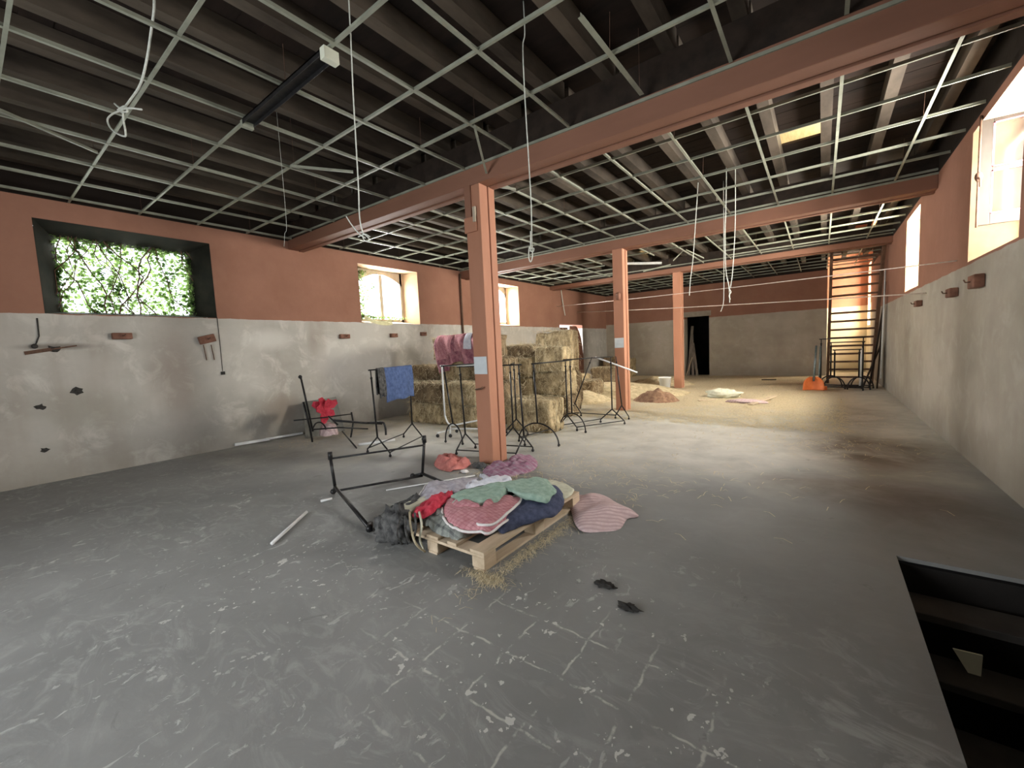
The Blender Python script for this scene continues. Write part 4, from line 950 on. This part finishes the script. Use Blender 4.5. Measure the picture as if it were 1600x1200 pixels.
MT['cream'] = fabric('cream_fabric', (.55, .55, .42), (.68, .68, .55))
MT['lilac'] = fabric('lilac_fabric', (.32, .30, .34), (.50, .48, .53))
MT['whiteish'] = fabric('pale_lilac_fabric', (.58, .60, .68), (.74, .76, .82))
MT['plaid'] = fabric('grey_plaid', (.20, .22, .20), (.34, .36, .33), plaid=(70, (.05, .05, .06)))
MT['charcoal'] = fabric('charcoal_cloth', (.035, .035, .037), (.12, .12, .115))
MT['purple'] = fabric('purple_plaid', (.22, .10, .16), (.36, .18, .26), plaid=(60, (.38, .33, .37)))
MT['ribpink'] = fabric('ribbed_pink', (.55, .41, .41), (.66, .52, .52), stripes=(.9, 140, (.46, .33, .33)))
MT['plum'] = fabric('plum_plaid', (.20, .07, .10), (.38, .16, .19), plaid=(30, (.50, .26, .28)))
MT['piping'] = noisy('white_piping', (.66, .63, .62), (.80, .78, .77), 30, .7)
# pallet
PX0, PX1, PY0, PY1, PZ = -3.06, -1.955, 2.17, 3.66, .15
t = thing('pallet', 'pale wooden pallet on the floor in front of the nearest column, heaped with cloths', 'pallet', ((PX0+PX1)/2, (PY0+PY1)/2, 0))
bw = (PX1-PX0)
for x0, wd in ((PX0, .14), (PX0+.245, .1), (PX0+.4825, .14), (PX0+.725, .1), (PX1-.14, .14)):
    MB().box((x0, PY0, PZ-.024), (x0+wd, PY1, PZ)).build('top_board', MT['pallet'], t, bevel=.004)
for y0 in (PY0, (PY0+PY1)/2-.07, PY1-.14):
    MB().box((PX0, y0, PZ-.048), (PX1, y0+.14, PZ-.0245)).build('cross_board', MT['pallet'], t, bevel=.004)
    for x0 in (PX0, (PX0+PX1)/2-.06, PX1-.12): MB().box((x0, y0, .0205), (x0+.12, y0+.14, PZ-.0485)).build('block', MT['pallet'], t, bevel=.004)
for x0 in (PX0+.01, (PX0+PX1)/2-.05, PX1-.11): MB().box((x0, PY0, 0), (x0+.1, PY1, .020)).build('bottom_board', MT['pallet'], t, bevel=.003)
# heap of cloths on the pallet
mid = XY([(668, 792), (700, 812), (735, 816), (775, 806), (820, 798), (858, 775), (858, 757), (810, 750), (760, 752), (715, 762), (675, 775)], .22)
blob_cloth('blanket', mid, .205, 'charcoal', 'dark folded blanket underneath the other cloths on the pallet', 'blanket', amp=.012, seed=31, thick=.03, skirt=.03, dome=.04)
blob_cloth('blanket', XY([(662, 797), (690, 785), (705, 800), (727, 818), (742, 822), (722, 834), (703, 833), (680, 824), (661, 812)], .20), .205, 'plaid', 'grey patterned blanket drooping over the front left of the pallet', 'blanket', amp=.035, seed=2, thick=.018, skirt=.045, dome=.04, fold=12)
blob_cloth('blanket', XY([(775, 800), (800, 782), (828, 770), (862, 754), (878, 762), (881, 780), (870, 796), (847, 805), (812, 814), (785, 824), (775, 815)], .21), .225, 'navy', 'thick navy blue quilted blanket on the right of the pallet', 'blanket', amp=.02, seed=4, thick=.03, skirt=.06, dome=.05)
blob_cloth('blanket', XY([(622, 787), (645, 778), (672, 768), (685, 778), (662, 794), (622, 806)], .24), .215, 'cream', 'cream cloth on the left corner of the pallet heap', 'cloth', amp=.015, seed=6, skirt=.04)
blob_cloth('blanket', XY([(706, 768), (675, 776), (652, 793), (646, 804), (668, 803), (692, 786), (708, 778)], .26), .255, 'red', 'bright red cloth showing between the cream and pink cloths on the pallet', 'cloth', amp=.04, seed=8, thick=.012, skirt=.02, fold=16)
blob_cloth('saddle_blanket', XY([(670, 748), (697, 749), (738, 742), (765, 748), (735, 760), (728, 772), (697, 768), (657, 778), (653, 770), (661, 758)], .27), .25, 'lilac', 'grey lilac quilted blanket with white piping at the back of the pallet heap', 'blanket', amp=.03, seed=10, thick=.018, piping='piping', skirt=.04, dome=.04)
blob_cloth('blanket', XY([(748, 739), (768, 747), (795, 741), (798, 750), (775, 757), (742, 762), (722, 765), (728, 756), (756, 750)], .26), .262, 'whiteish', 'pale blue white cloth at the back of the pallet heap near the column', 'cloth', amp=.03, seed=12, skirt=.03, fold=14)
blob_cloth('blanket', XY([(845, 750), (868, 748), (893, 758), (896, 766), (880, 776), (862, 766)], .18), .172, 'cream', 'cream sheet showing at the right end of the pallet', 'cloth', amp=.008, seed=14, thick=.008, skirt=.012, dome=.0)
pk = XY([(693, 776), (709, 794), (735, 789), (762, 797), (780, 782), (797, 766), (813, 778), (812, 786), (795, 802), (773, 819), (757, 825), (747, 822), (727, 821), (707, 815), (692, 800)], .28)
blob_cloth('saddle_blanket', pk, .275, 'pink', 'pink plaid blanket with thick white piping on top of the pallet heap', 'blanket', amp=.022, seed=16, thick=.02, piping='piping', skirt=.05, dome=.04, fold=7)
lipo = XY([(745, 819), (775, 800), (800, 780), (812, 777), (814, 786), (797, 804), (775, 821), (757, 826)], .25)
blob_cloth('saddle_blanket', lipo, .285, 'pink', 'folded under lip of a pink plaid blanket with white piping, above the bare pallet boards', 'blanket', amp=.01, seed=40, thick=.02, piping='piping', skirt=.02, dome=.01)
gr = XY([(706, 778), (713, 790), (740, 790), (767, 789), (785, 775), (798, 765), (810, 771), (828, 778), (852, 780), (861, 774), (868, 763), (849, 746), (829, 749), (802, 752), (775, 757), (750, 762), (728, 767), (708, 772)], .30)
blob_cloth('blanket', gr, .312, 'green', 'pale green quilted blanket spread over the top of the pallet heap', 'blanket', amp=.022, seed=18, thick=.014, skirt=.035, dome=.02, fold=8)
# dark cloth and straps spilling over the left end of the pallet
t = thing('cloth_bundle', 'crumpled charcoal cloth and straps hanging off the left end of the pallet', 'cloth', (-3.2, 2.3, 0))
def lump(c, r, seed, mat, nm, parent, n=28, ampl=.35, sq=.0):
    mb = MB(); vs = []; fs = []; m = n//2
    for j in range(m+1):
        th = PI*j/m
        for i in range(n):
            ph = 2*PI*i/n; d = Vector((math.sin(th)*math.cos(ph), math.sin(th)*math.sin(ph), math.cos(th)))
            s_ = 1+ampl*nz(d*2.3, 1, seed)+ampl*.6*nz(Vector((d.x*6, d.y*6, d.z*1.5)), 1, seed+3)
            p = Vector((d.x*r[0], d.y*r[1], d.z*r[2]))*s_; p += Vector(c); p.z = max(.004, p.z); vs.append(p)
    for j in range(m):
        for i in range(n): fs.append((j*n+i, (j+1)*n+i, (j+1)*n+(i+1) % n, j*n+(i+1) % n))
    return mb.add(vs, fs).build(nm, MT[mat], parent, smooth=True)
lump((-2.90, 2.13, .17), (.17, .10, .15), 3, 'charcoal', 'crumpled_cloth', t, ampl=.5)
lump((-3.04, 2.17, .09), (.15, .12, .12), 5, 'charcoal', 'crumpled_cloth', t, ampl=.5)
lump((-3.12, 2.47, .12), (.12, .24, .13), 7, 'charcoal', 'crumpled_cloth', t, ampl=.45)
for i, pth in enumerate(([(640, 800), (642, 825), (650, 850), (664, 862)], [(655, 800), (659, 822), (656, 842), (662, 858)], [(625, 812), (620, 835), (628, 850)], [(633, 806), (634, 830), (640, 848)], [(648, 802), (650, 825), (645, 846)])):
    zz = [.28, .24, .12, .012]
    pts = [onY(a, b, 2.12) if False else Z(a, b, z_) for (a, b), z_ in zip(pth, zz)]
    MB().tube(smooth_pts(pts), .009, 6).build('strap', MT['cream' if i == 1 else ('twine' if i == 0 else 'charcoal')], t, smooth=True)
lump((-3.26, 2.52, .02), (.10, .20, .04), 11, 'charcoal', 'flat_dark_lump', None)  # flat dark lump beside the left end of the pallet
o = bpy.data.objects['flat_dark_lump']; tag(o, 'flat black lump on the floor behind the left end of the pallet', 'cloth')
# pads and cloths on the floor
pad = XY([(903, 770), (925, 772), (948, 775), (965, 785), (998, 802), (980, 808), (968, 822), (940, 826), (905, 826), (893, 800), (889, 780)], .03)
o = blob_cloth('saddle_pad', pad, .035, 'ribpink', 'pale pink ribbed pad lying on the floor right of the pallet', 'pad', amp=.035, seed=20, thick=.012, skirt=.02, dome=.05, fold=3.2, ground=.006, rings=12)
MB_ = MB(); a_, b_ = Z(929, 781, .085), Z(908, 818, .06); 
cf = XY([(678, 722), (688, 713), (706, 710), (720, 715), (736, 721), (728, 727), (708, 733), (688, 730)], .04)
blob_cloth('cloth', cf, .05, 'coral', 'coral red cloth lying on the floor left of the nearest column', 'cloth', amp=.07, seed=22, thick=.02, skirt=.05, dome=.06, ground=.006)
pf = XY([(754, 733), (765, 724), (790, 722), (800, 712), (820, 709), (838, 715), (838, 727), (820, 736), (790, 742), (765, 744)], .04)
pl = blob_cloth('cloth', pf, .04, 'purple', 'purple checked cloth crumpled at the foot of the nearest column', 'cloth', amp=.05, seed=24, thick=.02, skirt=.04, dome=.05, ground=.006)
lump((Z(722, 738, .02).x, Z(722, 738).y, .02), (.06, .04, .02), 3, 'piping', 'paper_scrap', None); tag(bpy.data.objects['paper_scrap'], 'small white crumpled scrap on the floor between the coral cloth and the column', 'paper')
lump((Z(748, 731).x+.0, Z(748, 731).y+.02, .03), (.12, .08, .04), 13, 'charcoal', 'cloth', None).name = 'dark_cloth'; tag(bpy.data.objects['dark_cloth'], 'small black cloth on the floor touching the left side of the nearest column', 'cloth')
# blue cloth over rack
def drape(name, A, B, front, back, mat, lab, cat, seed, nrm, waves=.03, n=36, thick=.012, sway=None):
    A, B, nrm = Vector(A), Vector(B), Vector(nrm).normalized(); vs = []; fs = []; K = 30; L = front+back
    for i in range(n+1):
        u = i/n; base = A.lerp(B, u); fl = front*(1+.10*nz((u*3, seed, 0), 1, 2)); bl = back*(1+.1*nz((u*3, seed, 5), 1, 1))
        for k in range(K+1):
            s_ = -bl+(fl+bl)*k/K; r = .022
            if abs(s_) < r*1.5: an = s_/r; off = nrm*math.sin(an)*r; dz = math.cos(an)*r
            else:
                sg = 1 if s_ > 0 else -1; d = abs(s_)-r*1.5; off = nrm*sg*(r+.02*min(1, d*4)+waves*min(1, d*3)*nz((u*5, d*1.2, seed+sg), 1, 7)+waves*.5*min(1, d*3)*math.sin(u*15+sg+seed)); dz = -d
            vs.append(base+off+Vector((0, 0, dz)))
    for i in range(n):
        for k in range(K): a = i*(K+1)+k; fs.append((a, a+1, a+K+2, a+K+1))
    o = MB().add(vs, fs).build(name, MT[mat], smooth=True); s_ = o.modifiers.new('solid', 'SOLIDIFY'); s_.thickness = thick
    return tag(o, lab, cat)
ra, rb = Vector((-5.83, 4.0, 1.395)), Vector((-6.21, 5.1, 1.395))
drape('fleece_blanket', ra.lerp(rb, .30), ra.lerp(rb, 1.05), .60, .5, 'blue', 'blue cloth hanging over the black rack before the hay stack', 'blanket', 3, (1, .35, 0), .025)
drape('dark_cloth', ra.lerp(rb, .13), ra.lerp(rb, .29), .5, .45, 'charcoal', 'narrow black cloth hanging at the left edge of the blue cloth', 'cloth', 5, (1, .35, 0), .02, n=12)
# plaid blanket over the hay stack
def blanket_over(lab):
    vs = []; fs = []; n, K = 44, 34
    for i in range(n+1):
        u = i/n; x = -7.46+1.62*u
        fl = .80-.30*math.sin(PI*u)**2*.6+.08*nz((u*4, 1, 0), 1, 3)+(.12 if u < .25 else 0)
        for k in range(K+1):
            s_ = -.38+(fl+.38)*k/K
            fold = .045*math.sin(u*24+1.2*math.sin(k*.12))+.03*nz((u*7, s_*2, 0), 1, 5)
            if s_ < 0: p = Vector((x, 7.06-s_, 2.005+.02*nz((u*6, s_*6, 0), 1)))
            else: p = Vector((x+.10*(u-.5)*-1*s_, 7.045-.05*min(1, s_*8)-(.035+fold*1.0)*min(1, s_*5), 2.005-s_))
            vs.append(p)
    for i in range(n):
        for k in range(K): a = i*(K+1)+k; fs.append((a, a+K+1, a+K+2, a+1))
    t = thing('plaid_blanket', lab, 'blanket', (-6.8, 7.0, 1.2))
    o = MB().add(vs, fs).build('cloth_sheet', MT['plum'], t, smooth=True); o.modifiers.new('s', 'SOLIDIFY').thickness = .014
    # pink and white bands
    for (i0, i1, mt, nm, d) in ((2, 15, 'pink', 'pink_band', .0), (17, 24, 'pink', 'pink_band', 0), (26, 31, 'whiteish', 'white_band', 0), (33, 38, 'pink', 'pink_band', 0)):
        v2 = []; f2 = []; m = i1-i0; k0, k1 = 8, (26 if mt == 'pink' else 23) 
        for i in range(i0, i1+1):
            for k in range(k0, k1+1): v2.append(vs[i*(K+1)+k]+Vector((0, -.018, .012)))
        kk = k1-k0+1
        for i in range(m):
            for k in range(kk-1): a = i*kk+k; f2.append((a, a+kk, a+kk+1, a+1))
        o = MB().add(v2, f2).build(nm, MT[mt], t, smooth=True); o.modifiers.new('s', 'SOLIDIFY').thickness = .006
blanket_over('pink and plum plaid blanket with a white band draped over the hay stack')
# red rag on toppled rack (star like bow)
t = thing('red_ribbon', 'crumpled red cloth caught on the toppled rack by the left wall', 'cloth', onX(508, 645, -8.0))
c = onX(507, 638, -8.0)
for i, (a, b) in enumerate(((488, 631), (500, 622), (526, 627), (515, 624), (521, 650), (505, 662), (494, 640))):
    e = onX(a, b, -8.05+.03*i); d = (e-c); sdir = d.cross(Vector((1, .2, 0))).normalized()*.09
    MB().add([c-sdir*.3, c+sdir*.3, c.lerp(e, .6)+sdir, e+sdir*.5, e-sdir*.5, c.lerp(e, .6)-sdir+Vector((.04, 0, 0))], [(0, 5, 2, 1), (5, 4, 3, 2)]).build('fold', MT['red'], t).modifiers.new('s', 'SOLIDIFY').thickness = .01
o = blob_cloth('cloth', [tuple(v[:2]) for v in (onX(498, 655, -7.95), onX(510, 660, -7.75), onX(526, 658, -7.7), onX(520, 650, -8.0), onX(505, 650, -8.05))], .22, 'ribpink', 'greyish pink cloth draped low on the toppled rack', 'cloth', amp=.04, seed=2, dome=.1, skirt=.12)
# loose white tubes on the floor
def tubeobj(a, b, r, lab, mat='white_metal', nm='loose_tube'):
    return tag(MB().tube([a, b], r, 10).build(nm, MT[mat], smooth=True), lab, 'tube')
tubeobj(Z(425, 849, .02), Z(479, 800, .02), .016, 'white tube lying alone on the open floor left of the pallet')
tubeobj(Z(560, 695, .02), Z(617, 687, .02), .026, 'thick white tube on the floor under the rack with the blue cloth')
tubeobj(Z(501, 783, .015), Z(519, 779, .015), .014, 'short white tube stub on the floor left of the lying rack')
tubeobj(Z(603, 766, .015), Z(742, 743, .03), .008, 'thin pale rod on the floor between the lying rack and the cloth heap')
# bucket
c = Z(1043, 607); c.y += .02; c.x -= .09
t = thing('bucket', 'white plastic bucket at the foot of the farthest column', 'bucket', c)
MB().lathe([(.001, .005), (.15, .005), (.165, .01), (.205, .40), (.215, .40), (.215, .37), (.208, .37)], c, 28).build('pail', MT['bucket'], t, smooth=True)
MB().tube([c+Vector((.215*math.cos(a), .215*math.sin(a)*.25-.12, .37-.20*math.sin(a))) for a in [PI*k/14 for k in range(15)]], .006, 6).build('handle', MT['white_metal'], t, smooth=True)
# rags far right of middle
c = Z(1128, 622); lump((c.x, c.y+.2, .10), (.42, .28, .13), 17, 'cream', 'rag_pile', None, ampl=.4); tag(bpy.data.objects['rag_pile'], 'pale crumpled rag on the straw in the middle of the far floor', 'cloth')
c = Z(1165, 630); lump((c.x, c.y+.1, .03), (.45, .2, .06), 19, 'ribpink', 'pink_rag', None, ampl=.3); tag(bpy.data.objects['pink_rag'], 'flat dusty pink rag right of the pale rag on the far floor', 'cloth')
tag(MB().bar(Z(1172, 632, .03), Z(1210, 619, .05), .12, .025).build('plank', MT['pallet']), 'light plank lying on the far floor beside the pink rag', 'plank')
tag(MB().bar(Z(1092, 626, .02), Z(1118, 624, .02), .10, .02).build('plank', MT['pallet']), 'short light plank left of the pale rag on the far floor', 'plank')
tag(MB().bar(Z(1190, 593, .02), Z(1213, 593, .02), .08, .03).build('plank', MT['darkwood']), 'dark slat on the floor near the end wall', 'plank')
# shovel / orange scoop
c = Z(1271, 611)
t = thing('shovel', 'orange plastic shovel standing at the left of the far racks', 'shovel', c)
vs = []; fs = []; n = 12
for j in range(n+1):
    for i in range(n+1):
        u, v = -1+2*i/n, j/n; wd = .24*(1-.25*v**3)*math.sqrt(max(.05, 1-max(0, v-.55)**2*4.0)); vs.append(c+Vector((u*wd, -.02+.10*(1-u*u)+.05*v, .02+.38*v)))
for j in range(n):
    for i in range(n): a = j*(n+1)+i; fs.append((a, a+1, a+n+2, a+n+1))
MB().add(vs, fs).build('blade', MT['orange'], t, smooth=True).modifiers.new('s', 'SOLIDIFY').thickness = .02
MB().tube([c+Vector((0, .09, .28)), c+Vector((.05, .35, 1.30))], .026, 8).build('handle', MT['steel'], t, smooth=True, label='grey green pole')
c2 = c+Vector((.12, .3, 0)); t = thing('broom', 'grey poled broom standing behind the orange shovel', 'broom', c2)
MB().tube([c2+Vector((0, 0, .1)), c2+Vector((.03, .15, 1.28))], .022, 8).build('handle', MT['steel'], t, smooth=True)
MB().box(tuple(c2+Vector((-.2, -.05, .0)))[:3], tuple(c2+Vector((.2, .05, .12)))[:3]).build('brush_head', MT['orange'], t, bevel=.02)
tag(MB().tube([Vector((.9, 15.6, .08)), Vector((.93, 15.68, 1.18))], .03, 8).build('loose_tube', MT['white_metal'], smooth=True), 'pale tube standing upright at the right side of the far racks', 'tube')
# ladder
t = thing('wooden_ladder', 'steep dark wooden ladder stair up through the ceiling at the far right', 'ladder', (.7, 17.3, 0))
LB, LT = (17.35, 0.0), (15.55, 4.5)
def lp(x, f): return Vector((x, LB[0]+(LT[0]-LB[0])*f, LB[1]+(LT[1]-LB[1])*f))
for xb, xt in ((.16, .20), (1.27, 1.36)): MB().bar(lp(xb, 0), lp(xt, 1), .075, .15).build('rail', MT['leafwood'], t, bevel=.006)
for i in range(17):
    f = (i+.8)/17.6
    if i == 9: continue
    MB().bar(lp(.19+.03*f, f), lp(1.27+.08*f, f), .035, .06).build('rung', MT['leafwood'], t)
for i, (a, b, wd, lab) in enumerate((((1.12, 15.9, .0), (1.40, 16.0, 2.35), .16, 'dark plank leaning on the right wall at the ladder foot'), ((.98, 16.0, 0), (1.38, 16.2, 1.25), .22, 'short dark board leaning in front of the right ladder rail'), ((1.28, 15.75, 0), (1.40, 15.75, 3.0), .10, 'tall narrow dark board upright against the right wall by the ladder'))):
    tag(MB().bar(a, b, .03 if i else .04, wd, (0, 1, 0)).build('leaning_board', MT['darkwood'], bevel=.004), lab, 'board')
tag(MB().tube([(1.34, 15.6, .3), (1.38, 15.62, 3.3)], .018, 8).build('loose_tube', MT['white_metal'], smooth=True), 'thin pale tube leaning upright against the right wall beside the ladder', 'tube')
# clods on the near floor
for px, py, r, lab in ((945, 915, .05, 'larger black clod of dirt on the floor right of the pallet'), (982, 951, .045, 'second black clod of dirt, nearer the camera')):
    c = Z(px, py); t = lump((c.x, c.y, .008), (r*1.3, r*.7, .016), px, 'stone', 'dirt_clod', None, ampl=.8); tag(t, lab, 'dirt')
